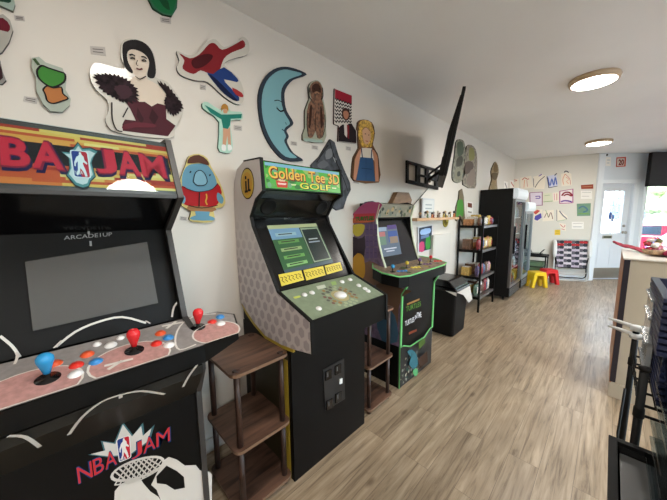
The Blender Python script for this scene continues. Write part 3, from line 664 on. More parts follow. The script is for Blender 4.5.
# paper labels beside the art
def note(pts, where, n=2):
    mb = MB(); mb.board(Plane((XW+.0022, 0, 0), (1, 0, 0)), pts, M_PAPERG, thick=.0021)
    pl = Plane((XW+.0024, 0, 0), (1, 0, 0))
    a, b, c, d = pts
    for k in range(n):
        v = (k+1)/(n+1)
        p = [((a[0]*(1-u)+b[0]*u)*(1-v)+(d[0]*(1-u)+c[0]*u)*v, (a[1]*(1-u)+b[1]*u)*(1-v)+(d[1]*(1-u)+c[1]*u)*v) for u in (.15, .85)]
        mb.line(pl, p, .004, pc(120, 114, 112), 1)
    tag(mb.obj('price_label'), 'small paper label on the wall '+where, 'label', 'paper labels beside the wall art')
note([(90, 46), (105, 47), (106, 56), (91, 54)], 'above left of the woman painting')
note([(24, 96), (38, 98), (37, 104), (23, 101)], 'below left of the green heart cutout')
note([(14, 15), (24, 16), (25, 21), (15, 20)], 'beside the dark green corner cutout')
note([(160, 17), (171, 18), (171, 24), (161, 22)], 'below the green leaf cutout')
note([(200, 84), (206, 85), (206, 90), (200, 89)], 'below the red and blue swoosh cutout')
note([(234, 125), (242, 126), (242, 131), (234, 130)], 'right of the gymnast cutout')
note([(180, 216), (187, 217), (187, 221), (180, 220)], 'below left of the blue creature')
note([(291, 141), (297, 142), (297, 146), (291, 145)], 'right of the moon cutout')
note([(312, 145), (318, 146), (318, 150), (312, 149)], 'below the shaggy bear cutout')
note([(346, 146), (351, 147), (351, 151), (346, 150)], 'below the zigzag panel')
note([(353, 180), (359, 181), (359, 184), (353, 183)], 'below the overalls cutout')

# ------------------------------------------------------------------ basketball arcade machine
def edge_band(mb, prof, y0, y1, m, t=.004, closed=True):
    """rubber edging along a side panel's outline"""
    k = len(prof)
    for i in (range(k) if closed else range(k-1)):
        a = Vector((prof[i][0], 0, prof[i][1])); b = Vector((prof[(i+1) % k][0], 0, prof[(i+1) % k][1])); d = b-a
        if d.length < 1e-4: continue
        d.normalize(); n = Vector((d.z, 0, -d.x))
        q = [a-d*.002-n*t, b+d*.002-n*t, b+d*.002+n*t, a-d*.002+n*t]
        mb.prism([Vector((p.x, y0, p.z)) for p in q], (0, y1-y0, 0), m)
def quad_lerp(q, u, v):
    a, b, c, d = q
    return (a*(1-u)+b*u)*(1-v)+(d*(1-u)+c*u)*v
def sheet(mb, pl, pts, m, layer=1): mb.poly(pl, pts, m, layer)

YL, YR = -.205, .343
nba = thing('arcade_machine', (-1.36, (YL+YR)/2, 0), 'black basketball arcade machine with striped orange marquee and wide four-player control deck', 'arcade machine')
prof = [(-1.62, 0), (-1.095, 0), (-1.095, .78), (-1.03, .90), (-1.03, 1.0), (-1.195, 1.055), (-1.325, 1.405), (-1.129, 1.531), (-1.231, 1.748), (-1.62, 1.748)]
for y0, y1 in ((YL, YL+.016), (YR-.016, YR)):
    mb = MB(); mb.prism([Vector((x, y0, z)) for x, z in prof], (0, y1-y0, 0), M_BLACK)
    sp = mb.obj('side_panel', nba)
    mb = MB(); edge_band(mb, prof[1:], y0-.002, y1+.002, M_RUB, .005, closed=False); mb.obj('edge_trim', sp)
a, b = YL+.016, YR-.016
mb = MB(); mb.box((-1.61, a, .02), (-1.11, b, .95), M_BLACK); mb.box((-1.61, a, .95), (-1.42, b, 1.72), M_BLACK); mb.box((-1.61, a, 1.705), (-1.24, b, 1.74), M_BLACK)
mb.obj('cabinet_body', nba)
# front panel with print
PF = Plane((-1.1, 0, 0), (1, 0, 0))
mb = MB(); mb.box((-1.112, a, .01), (-1.1, b, .79), M_BLACK)
def lpx(mb, pl, st, a_, b_, t_, m, layer, bold):
    A = pl.p(*a_); mb.letters(st, A, pl.p(*b_)-A, pl.p(*t_)-A, pl.n, m, off=layer*.0006, bold=bold, gap=.03)
def nba_logo(mb, pl, q, layer):
    """red, white and blue tall emblem; q = px corners tl, tr, br, bl"""
    f = lambda u, v: (quad_lerp([Vector(p) for p in q], u, v))
    g = lambda pts: [tuple(f(u, v)) for u, v in pts]
    rr = [(0, .08), (.04, .02), (.15, 0), (.85, 0), (.96, .02), (1, .08), (1, .92), (.96, .98), (.85, 1), (.15, 1), (.04, .98), (0, .92)]
    mb.poly(pl, g(rr), pc(225, 222, 218), layer)
    s_ = lambda pts, k=.07: [(u*(1-2*k)+k, v*(1-.8*k)+.4*k) for u, v in pts]
    left = [(0, .08), (.04, .02), (.15, 0), (.55, 0), (.42, .3), (.5, .55), (.38, .8), (.5, 1), (.15, 1), (.04, .98), (0, .92)]
    right = [(.55, 0), (.85, 0), (.96, .02), (1, .08), (1, .92), (.96, .98), (.85, 1), (.5, 1), (.38, .8), (.5, .55), (.42, .3)]
    mb.poly(pl, g(s_(left)), pc(34, 58, 128), layer+1); mb.poly(pl, g(s_(right)), pc(190, 34, 52), layer+1)
    man = [(.50, .05), (.60, .07), (.62, .15), (.72, .22), (.74, .34), (.88, .44), (.84, .50), (.68, .42), (.62, .46), (.66, .56), (.74, .72), (.80, .93), (.68, .95), (.60, .78), (.46, .64), (.40, .80), (.26, .93), (.18, .88), (.30, .74), (.34, .54), (.36, .40), (.24, .50), (.22, .60), (.14, .58), (.16, .44), (.32, .24), (.46, .18)]
    mb.poly(pl, g(man), pc(228, 226, 222), layer+2)
    P = [pl.p(*g([(.1, .93)])[0]), pl.p(*g([(.55, .93)])[0]), pl.p(*g([(.1, .80)])[0])]
    mb.text('NBA', P[0], P[1]-P[0], P[2]-P[0], pl.n, pc(228, 226, 222), off=(layer+3)*.0006)
WH = pc(206, 202, 196)
Z = lambda pts: zp(50, 390, 3.706, pts)
mb.poly(PF, Z([(140, 240), (200, 228), (188, 188), (238, 195), (270, 118), (308, 168), (345, 120), (350, 165), (388, 128), (370, 190), (300, 240), (220, 250)]), pc(70, 110, 118), 1)
mb.poly(PF, Z([(150, 238), (205, 224), (196, 192), (242, 200), (270, 128), (304, 172), (338, 134), (344, 170), (376, 142), (362, 190), (300, 236), (220, 246)]), WH, 2)
def outl(mb, pl, s, a, b, t, col, ocol, layer, bold=0, ob=.045, shear=0):
    mb.text_px(pl, s, a, b, t, ocol, layer, bold=bold+ob, shear=shear); mb.text_px(pl, s, a, b, t, col, layer+1, bold=bold, shear=shear)
lpx(mb, PF, 'NBA', *Z([(104, 350), (250, 275), (96, 285)]), pc(26, 60, 110), 3, .03)
lpx(mb, PF, 'NBA', *Z([(106, 346), (248, 272), (98, 288)]), pc(190, 52, 58), 4, .0)
lpx(mb, PF, 'JAM', *Z([(300, 262), (448, 190), (298, 200)]), pc(26, 60, 110), 3, .03)
lpx(mb, PF, 'JAM', *Z([(302, 258), (444, 186), (300, 204)]), pc(190, 52, 58), 4, .0)
nba_logo(mb, PF, Z([(244, 184), (296, 166), (302, 250), (256, 270)]), 5)
mb.poly(PF, Z([(238, 412), (240, 375), (262, 348), (300, 332), (335, 328), (345, 345), (372, 376), (402, 396), (412, 412)]), WH, 1, sm=0)
mb.poly(PF, Z([(420, 262), (440, 248), (470, 258), (500, 280), (540, 278), (556, 298), (590, 303), (600, 312), (600, 412), (412, 412), (395, 370), (375, 352), (400, 300)]), WH, 1)
mb.poly(PF, Z([(394, 320), (432, 280), (470, 300), (496, 322), (500, 362), (462, 370), (430, 350), (396, 346)]), M_BLACK, 2)
rim = [(325+96*math.cos(t), 292+34*math.sin(t)-(math.cos(t))*28) for t in [k*math.pi/12 for k in range(24)]]
mb.line(PF, Z(rim), .008, WH, 3, closed=True)
Tn = lambda u: (233+186*u, 322-66*u+10*math.sin(math.pi*u)); Bn = lambda u: (240+178*u, 352-66*u+16*math.sin(math.pi*u))
Tt = lambda u: (238+180*u, 300-44*u-18*math.sin(math.pi*u))
for k in range(-3, 13):
    for d_ in (3, -3):
        u0, u1 = k/10, (k+d_)/10
        if 0 <= u0 <= 1 and 0 <= u1 <= 1: mb.line(PF, Z([Tt(u0), Bn(u1)]), .0045, WH, 4)
mb.line(PF, Z([Bn(k/10) for k in range(11)]), .004, WH, 4)
mb.obj('front_panel', nba)
# slanted skirt under the deck with court lines
PS = slope_plane((-1.1, .775), (-1.0, .90))
mb = MB(); mb.prism([(-1.1, a, .775), (-1.0, a, .90), (-1.0, a, .93), (-1.1, a, .93)], (0, b-a, 0), mat('dark_brown_laminate', (28, 26, 22), .45, spec=.3))
mb.line(PS, Z([(70, 166), (120, 100), (190, 45), (262, 18), (340, 4), (425, 16)]), .009, WH, 1, sm=3); mb.line(PS, Z([(262, 16), (262, 30)]), .009, WH, 1)
mb.line(PS, [(8, 436), (25, 437), (40, 447)], .009, WH, 1, sm=3); mb.line(PS, [(183, 387), (189, 376), (197, 365)], .009, WH, 1, sm=3)
mb.obj('lower_fascia', nba)
# control deck: slanted four player board with wings
PD = Plane((-.97, 0, 1.002), (.2, 0, 1))
def dz(x): return 1.002-(x+.97)*.2
yc = (YL+YR)/2
half = [(-1.20, .345-yc), (-1.19, .462-yc), (-1.135, .516-yc), (-1.05, .49-yc), (-.985, .333-yc)]
out = [(x, yc+h) for x, h in half]+[(x, yc-h) for x, h in half[::-1]]
mb = MB(); mb.prism([Vector((x, y, dz(x))) for x, y in out], (0, 0, -.062), M_BLACK)
deck = mb.obj('control_deck', nba)
mb = MB()
DK = mat('deck_print_grey', (136, 130, 127), .3, noise=.06, scale=60)
mb.face([Vector((x, y, dz(x)+.0015)) for x, y in [(x-.004 if x > -1.1 else x+.004, yc+(y-yc)*.985) for x, y in out]], DK)
DP = mat('deck_print_rose', (176, 132, 126), .3, noise=.08, scale=70)
Z = lambda pts: zp(0, 240, 2.78, pts)
DW = pc(214, 208, 200)
def court(cx, cy, rx, x0, y1, L0):
    """free-throw circle patch: filled rose with a white rim, in metres on the deck"""
    pts = [Vector((cx+rx*math.cos(t)*.8, cy+rx*math.sin(t), 0)) for t in [k*math.pi/12 for k in range(24)]]
    pts = [Vector((min(p.x, -.992), p.y, 0)) for p in pts]
    P = [Vector((p.x, p.y, dz(p.x)+.0006*L0)) for p in pts]
    mb.face(P, DP); mb.ribbon([p+Vector((0, 0, .0006)) for p in P], Vector((0, 0, 1)), .006, DW, closed=True)
court(-1.035, .13, .105, 0, 0, 4); court(-1.035, -.09, .105, 0, 0, 4); court(-1.04, .40, .085, 0, 0, 5)
mb.line(PD, Z([(150, 300), (200, 255), (270, 222), (330, 210), (385, 216), (418, 232)]), .006, DW, 5, sm=3)
mb.line(PD, Z([(545, 290), (500, 305), (487, 280), (500, 240), (540, 212), (600, 205)]), .006, DW, 5, sm=3)
mb.line(PD, Z([(0, 262), (30, 290), (48, 320), (40, 345)]), .006, DW, 5, sm=3)
for (x0, y0, x1, y1) in ((290, 350, 370, 330), (300, 360, 340, 335), (450, 240, 510, 228), (462, 246, 490, 226)): mb.line(PD, Z([(x0, y0), (x1, y1)]), .010, DW, 7)
mb.obj('deck_print', deck)
def button(parent, c, m, pl, r=.0135, name='button'):
    mb = MB(); p = pl.p(*c); mb.lathe(p, [(r+.004, 0), (r+.004, .003), (r, .004), (r*.95, .008), (0, .0095)], m, 16, axis=pl.n); return mb.obj(name, parent)
BR_, BB_, BW_, BO_ = mat('button_red', (208, 44, 34), .3), mat('button_blue', (52, 128, 190), .3), mat('button_white', (226, 224, 222), .3), mat('button_orange', (216, 84, 44), .3)
for c, m in (((213, 350), BR_), ((243, 320), BO_), ((267, 340), BB_), ((210, 375), BW_), ((435, 290), BR_), ((446, 261), BO_), ((468, 273), BB_), ((470, 294), BW_), ((153, 346), BO_), ((590, 229), BR_), ((612, 215), BB_), ((614, 234), BW_), ((308, 294), BW_)):
    button(deck, Z([c])[0], m, PD)
for c in ((270, 292), (335, 274)): button(deck, Z([c])[0], BW_, PD, .008, 'button')
def joystick(parent, c, m, pl, s=1.0):
    p = pl.p(*c); ax = pl.n
    mb = MB(); mb.lathe(p, [(.027*s, 0), (.027*s, .003), (.006, .004), (.006, .02*s)], M_BLACKG, 18, axis=ax); st = mb.obj('joystick', parent)
    mb = MB(); mb.lathe(p+ax*.018*s, [(0, 0), (.008*s, .002*s), (.011*s, .015*s), (.0185*s, .040*s), (.0185*s, .050*s), (.013*s, .059*s), (0, .063*s)], m, 18, axis=ax); mb.obj('joystick_top', st)
joystick(deck, (48, 379), mat('stick_blue', (40, 140, 196), .25), PD, 1.0)
joystick(deck, (134.5, 351), mat('stick_red', (206, 34, 40), .25), PD, 1.0)
joystick(deck, (198, 327.5), mat('stick_red', (206, 34, 40), .25), PD, 1.0)
# screen bezel, screen
PB = slope_plane((-1.36, 1.41), (-1.235, 1.05))
mb = MB(); mb.prism([(-1.365, a, 1.415), (-1.24, a, 1.04), (-1.30, a, 1.03), (-1.42, a, 1.40)], (0, b-a, 0), M_BLACK)
Zb = lambda pts: zp(0, 240, 2.78, pts)
mb.line(PB, [(56, 347), (75, 332), (98, 322), (122, 317), (146, 323)], .007, WH, 1, sm=3)
mb.line(PB, [(0, 336), (12, 346), (20, 357)], .007, WH, 1, sm=3); mb.line(PB, [(172, 317), (174, 307), (180, 299)], .007, WH, 1, sm=3)
bz = mb.obj('screen_bezel', nba)
mb = MB(); sc_ = [PB.p(*p, .001) for p in ((25, 262), (147, 242), (158, 303), (33, 331))]
mb.prism(sc_, PB.n*.002, mat('screen_off', (70, 72, 72), .1, spec=.9, coat=1)); mb.obj('screen', nba)['label'] = 'grey switched-off screen'
# recessed header
PH = slope_plane((-1.36, 1.41), (-1.15, 1.52))
mb = MB(); mb.prism([(-1.365, a, 1.405), (-1.145, a, 1.535), (-1.19, a, 1.58), (-1.42, a, 1.45)], (0, b-a, 0), M_BLACKG)
Z3 = lambda pts: zp(0, 120, 3.51, pts)
mb.text_px(PB, 'ARCADE1UP', (64, 240), (112, 236), (64, 236), pc(150, 150, 150), 2)
mb.line(PB, [(88.5, 229), (88.8, 234)], .006, pc(150, 150, 150), 2); mb.line(PB, [(90.5, 241), (90.8, 246)], .006, pc(150, 150, 150), 2)
mb.obj('header_panel', nba)
# marquee
PM = slope_plane((-1.236, 1.737), (-1.135, 1.538))
mb = MB(); mb.prism([(-1.236, a, 1.737), (-1.135, a, 1.538), (-1.175, a, 1.538), (-1.26, a, 1.737)], (0, b-a, 0), M_RUB)
def mq(y, v, layer=1):   # v 0 top .. 1 bottom
    return Vector((-1.236+.101*v, y, 1.737-.199*v))+PM.n*layer*.0006
cols = [pc(196, 80, 44), pc(226, 178, 86), pc(214, 116, 56), pc(232, 200, 120), pc(172, 52, 36), pc(224, 152, 70), pc(228, 186, 100)]
rnd = random.Random(11); nr = 19
for r_ in range(nr):
    y = a+.002
    v0 = .07+.86*r_/nr; v1 = .07+.86*(r_+1)/nr
    while y < b-.002:
        y2 = min(b-.002, y+rnd.uniform(.08, .3)); c = rnd.choice(cols)
        mb.face([mq(y, v0), mq(y2, v0), mq(y2, v1), mq(y, v1)], c); y = y2
yM = .069
mb.face([mq(a+.004, .30, 2), mq(b-.004, .30, 2), mq(b-.004, .62, 2), mq(a+.004, .62, 2)], pc(22, 22, 24))
def mtext(s, y0, y1, v0, v1, m, layer, bold=0): # v0 baseline, v1 top
    O = mq(y0, v0, 0); mb.letters(s, O, mq(y1, v0, 0)-O, mq(y0, v1, 0)-O, PM.n, m, off=layer*.0006, bold=bold, gap=.015)
for s, y0, y1 in (('NBA', -.166, .036), ('JAM', .108, .306)):
    mtext(s, y0-.004, y1+.008, .76, .27, pc(36, 22, 66), 3, .055); mtext(s, y0-.002, y1+.002, .715, .25, pc(140, 24, 52), 4, .05); mtext(s, y0+.002, y1-.002, .69, .28, pc(206, 40, 58), 5, .03)
TQ = pc(84, 136, 134)
st_ = [(206, 108), (240, 112), (256, 96), (272, 76), (290, 98), (322, 96), (350, 108), (334, 128), (326, 150), (340, 200), (322, 216), (314, 236), (292, 242), (262, 232), (240, 208), (228, 196), (240, 170), (236, 132)]
cx_, cy_ = 284, 158
mb.poly(PM, zp(0, 120, 3.51, [(cx_+(x-cx_)*.94, cy_+(y-cy_)*1.0) for x, y in st_]), pc(30, 40, 48), 6)
mb.poly(PM, zp(0, 120, 3.51, [(cx_+(x-cx_)*.87, cy_+(y-cy_)*.94) for x, y in st_]), TQ, 7); mb.poly(PM, zp(0, 120, 3.51, [(cx_+(x-cx_)*.75, cy_+(y-cy_)*.82) for x, y in st_]), pc(206, 206, 202), 8)
nba_logo(mb, PM, [(69.5, 149.5), (88, 151.5), (91.5, 178.5), (73.5, 177)], 9)
mb.obj('marquee', nba)
mb = MB(); mb.prism([mq(a+.003, .02, 16), mq(b-.003, .02, 16), mq(b-.003, .98, 16), mq(a+.003, .98, 16)], PM.n*.002, M_GLASS); mb.obj('marquee_cover', nba)
for y in (a+.0, ):
    mb = MB(); mb.box((-1.145, a, 1.526), (-1.131, b, 1.538), M_RUB); mb.obj('marquee_rail', nba)

# ------------------------------------------------------------------ golf arcade machine
YL, YR = .792, 1.412
gt = thing('arcade_machine', (-1.38, (YL+YR)/2, 0), 'golf arcade machine with lit green marquee and pale honeycomb side panels', 'arcade machine')
prof = [(-1.645, .92), (-1.66, 1.2), (-1.66, 1.56), (-1.645, 1.66), (-1.60, 1.735), (-1.51, 1.77), (-1.335, 1.762), (-1.32, 1.592), (-1.40, 1.55), (-1.468, 1.455), (-1.45, 1.40), (-1.218, 1.06), (-.95, .968), (-.945, .812), (-1.09, .786), (-1.20, .775), (-1.36, .775), (-1.48, .82), (-1.57, .87)]
for y0, y1, mm in ((YL, YL+.016, M_DOTS), (YR-.016, YR, M_BLACK)):
    mb = MB(); mb.prism([Vector((x, y0, z)) for x, z in prof], (0, y1-y0, 0), M_BLACK if mm is M_BLACK else M_DOTS, mcap=M_BLACK)
    sp = mb.obj('side_panel', gt)
    mb = MB(); edge_band(mb, prof[5:14], y0-.001, y1+.001, M_BLACKM, .004, closed=False); mb.obj('edge_trim', sp)
    if mm is M_DOTS:
        PSd = Plane((0, YL, 0), (0, -1, 0)); sp['label'] = 'pale grey honeycomb-printed side panel'
        mb = MB(); YE = mat('badge_yellow', (190, 160, 40), .35)
        cx, cz = (PSd.p(247.3, 183.6).x, PSd.p(247.3, 183.6).z)
        el = lambda rx, rz, L_: [Vector((cx+rx*math.cos(t), YL-.0006*L_, cz+rz*math.sin(t))) for t in [k*math.pi/14 for k in range(28)]]
        mb.face(el(.078, .088, 1), pc(50, 34, 20)); mb.face(el(.072, .081, 2), YE); mb.face(el(.056, .064, 3), pc(196, 150, 60))
        for (x0, x1, z0, z1) in ((-.014, -.002, -.036, .012), (-.020, .004, -.040, -.030), (.006, .018, -.03, .02), (-.014, -.002, .02, .034), (.004, .026, -.036, -.026)):
            x0 *= 1.5; x1 *= 1.5; z0 *= 1.25; z1 *= 1.25; mb.face([Vector((cx+x0, YL-.0024, cz+z0)), Vector((cx+x1, YL-.0024, cz+z0)), Vector((cx+x1, YL-.0024, cz+z1)), Vector((cx+x0, YL-.0024, cz+z1))], INK)
        mb.obj('badge', sp)
# yellow curved stripe under the honeycomb
YST = mat('yellow_stripe', (176, 152, 48), .4)
mb = MB()
up = [(-1.095, .785), (-1.20, .775), (-1.36, .775), (-1.48, .82), (-1.57, .87), (-1.635, .92)]
lo = [(-1.095, .765), (-1.20, .752), (-1.36, .752), (-1.49, .797), (-1.59, .85), (-1.635, .895)]
mb.prism([Vector((x, YL+.003, z)) for x, z in up+lo[::-1]], (0, .012, 0), YST); mb.obj('yellow_stripe', gt)
a, b = YL+.016, YR-.016
mb = MB(); mb.box((-1.63, YL+.006, .0), (-1.12, YR-.006, .80), M_BLACK); mb.box((-1.64, a, .80), (-1.50, b, 1.65), M_BLACK); mb.box((-1.60, a, 1.70), (-1.35, b, 1.745), M_BLACK)
mb.box((-1.50, YL+.0045, .0), (-1.15, YL+.0065, .735), mat('dark_olive_side', (44, 38, 18), .5)); mb.box((-1.20, YL+.003, .0), (-1.15, YL+.0045, .70), YST)
mb.obj('cabinet_body', gt)
PF = Plane((-1.12, 0, 0), (1, 0, 0))
mb = MB(); mb.box((-1.122, YL+.006, .0), (-1.119, YR-.006, .79), mat('black_front', (11, 10, 10), .45, spec=.18))
fp = mb.obj('front_panel', gt)
P2 = Plane((-1.119, 0, 0), (1, 0, 0))
mb = MB(); mb.prism([P2.p(*p) for p in ((322.6, 369.5), (343.4, 358.2), (344.4, 398.6), (324.7, 410.6))], (.006, 0, 0), mat('coin_plate', (34, 33, 33), .35), ); cp = mb.obj('coin_plate', fp)
P3 = Plane((-1.113, 0, 0), (1, 0, 0))
for c in ((328, 374.5), (337.5, 369), (329, 404), (338, 397)):
    mb = MB(); x, y = c
    mb.prism([P3.p(x-3, y-3), P3.p(x+3, y-6), P3.p(x+3, y+3), P3.p(x-3, y+6)], (.008, 0, 0), M_BLACKG)
    pp = Plane((-1.105, 0, 0), (1, 0, 0)); mb.poly(pp, [(x-.8, y-2), (x+.4, y-2.5), (x+.4, y+2), (x-.8, y+2.5)], pc(90, 88, 86), 1)
    mb.obj('coin_slot', cp)
mb = MB(); mb.prism([P3.p(339.3, 379), P3.p(342, 378), P3.p(342, 383), P3.p(339.3, 384)], (.004, 0, 0), M_WHITE); mb.obj('sticker', cp)
# deck
PD = slope_plane((-1.218, 1.06), (-.952, .968))
dzz = lambda x: 1.06+(x+1.218)*(-.092/.266)
mb = MB(); mb.prism([(-1.218, a, 1.058), (-.953, a, .966), (-.95, a, .815), (-1.12, a, .79), (-1.22, a, .79)], (0, b-a, 0), M_BLACK)
deck = mb.obj('control_deck', gt)
mb = MB(); GRN = mat('deck_print_green', (124, 136, 112), .3, noise=.05, scale=40)
dp = lambda x, y, L_=1: Vector((x, y, dzz(x)))+PD.n*(.0006*L_)
mb.face([dp(-1.214, a+.004), dp(-.958, a+.004), dp(-.958, b-.004), dp(-1.214, b-.004)], GRN)
tb = PD.p(340, 296)
rnd = random.Random(3)
for ring_, n_, rr in ((.075, 14, .013), (.10, 18, .011)):
    for k in range(n_):
        t = 2*math.pi*k/n_+ring_*20; c = rnd.choice([pc(96, 96, 90), pc(150, 120, 80), pc(120, 90, 84), pc(160, 170, 140)])
        x, y = tb.x+ring_*.9*math.cos(t), tb.y+ring_*math.sin(t)
        if x > -.965 or x < -1.2: continue
        mb.face([dp(x+rr*math.cos(q), y+rr*math.sin(q), 2+(k % 2)) for q in [j*math.pi/3 for j in range(6)]], c)
mb.face([dp(tb.x+.052*math.cos(q), tb.y+.052*math.sin(q), 4) for q in [j*math.pi/12 for j in range(24)]], pc(170, 160, 120))
mb.poly(PD, zp(275, 205, 4, [(165, 325), (198, 318), (205, 330), (172, 338)]), pc(196, 200, 186), 2); mb.poly(PD, zp(275, 205, 4, [(72, 368), (98, 362), (104, 368), (80, 375)]), pc(190, 196, 90), 2)
mb.poly(PD, zp(275, 205, 4, [(222, 308), (242, 304), (248, 318), (230, 322)]), pc(150, 176, 110), 2)
mb.obj('deck_print', deck)
WB = mat('button_white', (226, 224, 222), .3)
for c in ((175, 415), (118, 360), (148, 352), (268, 308), (300, 299), (335, 323), (360, 336), (372, 345)): button(deck, zp(275, 205, 4, [c])[0], WB, PD, .012)
mb = MB(); mb.ball(tb+PD.n*.004, .038, M_WHITE, seg=20, scale=(1, 1, .55)); mb.obj('trackball', deck)
# screen
PSC = slope_plane((-1.472, 1.44), (-1.24, 1.065))
mb = MB(); mb.prism([(-1.475, a, 1.445), (-1.236, a, 1.058), (-1.30, a, 1.04), (-1.53, a, 1.43)], (0, b-a, 0), M_BLACKG)
mb.text_px(PSC, 'ARCADE1UP', (284, 219.5), (295, 217), (284, 217.5), pc(120, 120, 120), 1); mb.obj('screen_bezel', gt)
def em(r, g, b, s=1.0): return mat('glow_%d_%d_%d_%d' % (r, g, b, int(s*100)), (r*.72, g*.72, b*.72), .25, emit=s*.62)
PE = .7
mb = MB(); Q = [Vector(p) for p in ((266.8, 225.5), (316, 223.4), (333.5, 262.5), (285, 274))]
mb.prism([PSC.p(p.x, p.y, .0005) for p in Q], PSC.n*.002, em(50, 74, 58, .6))
def uv(u, v): p = quad_lerp(Q, u, v); return (p.x, p.y)
P5 = Plane(PSC.P+PSC.n*.0026, PSC.n)
def rect(u0, v0, u1, v1, m, L_): mb.poly(P5, [uv(u0, v0), uv(u1, v0), uv(u1, v1), uv(u0, v1)], m, L_)
rect(0, 0, 1, .08, em(176, 186, 140, PE), 1); rect(0, .08, .62, .3, em(120, 160, 190, .6), 1); rect(0, .3, .62, 1, em(60, 104, 66, .5), 1)
rect(.64, .10, .99, .9, em(150, 170, 140, .6), 1); rect(.66, .13, .97, .87, em(34, 48, 46, .6), 2); rect(.0, .92, 1, 1, em(70, 92, 100, .5), 2)
for k, (c) in enumerate([(150, 190, 200), (96, 150, 80), (150, 180, 120), (110, 170, 90), (140, 196, 120)]):
    v = .17+k*.16; rect(.10, v, .52, v+.07, em(*c, .6), 2); rect(.16, v+.02, .44, v+.04, em(60, 50, 50, .4), 3)
rect(.72, .35, .9, .38, em(170, 180, 180, .6), 3); rect(.70, .42, .92, .45, em(150, 160, 170, .6), 3)
mb.obj('screen', gt)['label'] = 'lit screen with a green golf menu'
YP = mat('plaque_yellow', (206, 184, 60), .4)
for i, q in enumerate((((278.2, 274.8), (301, 270.5), (304, 280), (281.5, 286.3)), ((303.2, 270.2), (322.8, 266.2), (325.4, 275.2), (306.3, 280.6)), ((324.5, 265.8), (340, 262.4), (342.4, 270.2), (326.8, 274.6)))):
    mb = MB(); mb.prism([PSC.p(*p, .001) for p in q], PSC.n*.003, YP)
    Qv = [Vector(p) for p in q]; rnd = random.Random(i+2); P6 = Plane(PSC.P+PSC.n*.0046, PSC.n)
    for k in range(6):
        u = .06+k*.155; f = lambda uu, vv: tuple(quad_lerp(Qv, uu, vv))
        mb.line(P6, [f(u, .25), f(u+.10, .3+.1*(k % 2)), f(u+.03, .55), f(u+.11, .75)], .005, INK, 1)
    mb.obj('instruction_card', gt)
# hood and speaker
PHd = slope_plane((-1.468, 1.455), (-1.33, 1.592))
mb = MB(); mb.prism([(-1.475, a, 1.445), (-1.40, a, 1.555), (-1.325, a, 1.594), (-1.36, a, 1.65), (-1.52, a, 1.6), (-1.52, a, 1.45)], (0, b-a, 0), M_BLACKG); mb.obj('hood', gt)
PK = slope_plane((-1.475, 1.445), (-1.40, 1.555))
mb = MB(); c = Vector((-1.43, YL+.10, 1.511)); mb.lathe(c, [(.052, 0), (.052, .004), (.045, .006), (.040, .001), (0, .0)], M_BLACKM, 24, axis=PK.n); mb.obj('speaker', gt)
mb = MB(); c = Vector((-1.43, YR-.10, 1.511)); mb.lathe(c, [(.052, 0), (.052, .004), (.045, .006), (.040, .001), (0, .0)], M_BLACKM, 24, axis=PK.n); mb.obj('speaker', gt)
# marquee
mb = MB(); mb.prism([(-1.336, a, 1.752), (-1.322, a, 1.60), (-1.36, a, 1.60), (-1.37, a, 1.752)], (0, b-a, 0), em(52, 140, 44, 1.0), mside=M_BLACK)
PM = slope_plane((-1.336, 1.752), (-1.322, 1.60))
def mq(y, v, L_=1): return Vector((-1.336+.014*v, y, 1.752-.152*v))+PM.n*.0008*L_
W_ = b-a; ME = 1.0
mb.face([mq(a, 0, .3), mq(b, 0, .3), mq(b, 1, .3), mq(a, 1, .3)], em(70, 160, 56, 1.3))
rnd = random.Random(5)
for k in range(40):
    u, v = rnd.random(), rnd.uniform(.12, .85); c = rnd.choice([(84, 150, 66), (50, 110, 50), (136, 170, 84), (100, 150, 110)])
    rx, rv = rnd.uniform(.02, .06), rnd.uniform(.05, .12)
    pts = [(min(max(u+rx*math.cos(t), .02), .98), min(max(v+rv*math.sin(t), .05), .95)) for t in [j*math.pi/5 for j in range(10)]]
    mb.face([mq(a+W_*p[0], p[1], 1+k*.04) for p in pts], em(*c, 1.35))
mb.face([mq(a+.01, .05, 2.2), mq(b-.01, .05, 2.2), mq(b-.01, .16, 2.2), mq(a+.01, .16, 2.2)], em(120, 176, 200, ME))
mb.face([mq(a+.004, 0, 3), mq(b-.004, 0, 3), mq(b-.004, .035, 3), mq(a+.004, .035, 3)], M_BLACK); mb.face([mq(a+.004, .955, 3), mq(b-.004, .955, 3), mq(b-.004, 1, 3), mq(a+.004, 1, 3)], M_BLACK)
def mtext(s, y0, y1, v0, v1, m, layer, bold=0):
    O = mq(y0, v0, 0); mb.text(s, O, mq(y1, v0, 0)-O, mq(y0, v1, 0)-O, PM.n, m, off=layer*.0008, bold=bold)
mtext('Golden Tee 3D', a+.03, b-.012, .60, .16, em(120, 40, 20, .8), 4, .05); mtext('Golden Tee 3D', a+.028, b-.014, .58, .16, em(226, 180, 70, 1.1), 5, .012)
mtext('GOLF', a+.235*1.0, b-.10, .90, .64, em(40, 70, 20, .8), 4, .06); mtext('GOLF', a+.235, b-.10, .885, .655, em(220, 214, 70, 1.1), 5, .015)
for (y0, y1, v0, v1, c) in ((.07, .15, .66, .90, (200, 60, 40)), (.085, .135, .60, .68, (220, 190, 150)), (.08, .14, .74, .80, (236, 220, 200)), (.17, .21, .74, .79, (210, 220, 160)), (.50, .545, .74, .79, (210, 220, 160))):
    mb.face([mq(a+y0, v0, 4), mq(a+y1, v0, 4), mq(a+y1-.006, v1, 4), mq(a+y0+.006, v1, 4)], em(*c, 1.0))
mb.obj('marquee', gt)['label'] = 'lit green marquee with golden lettering'

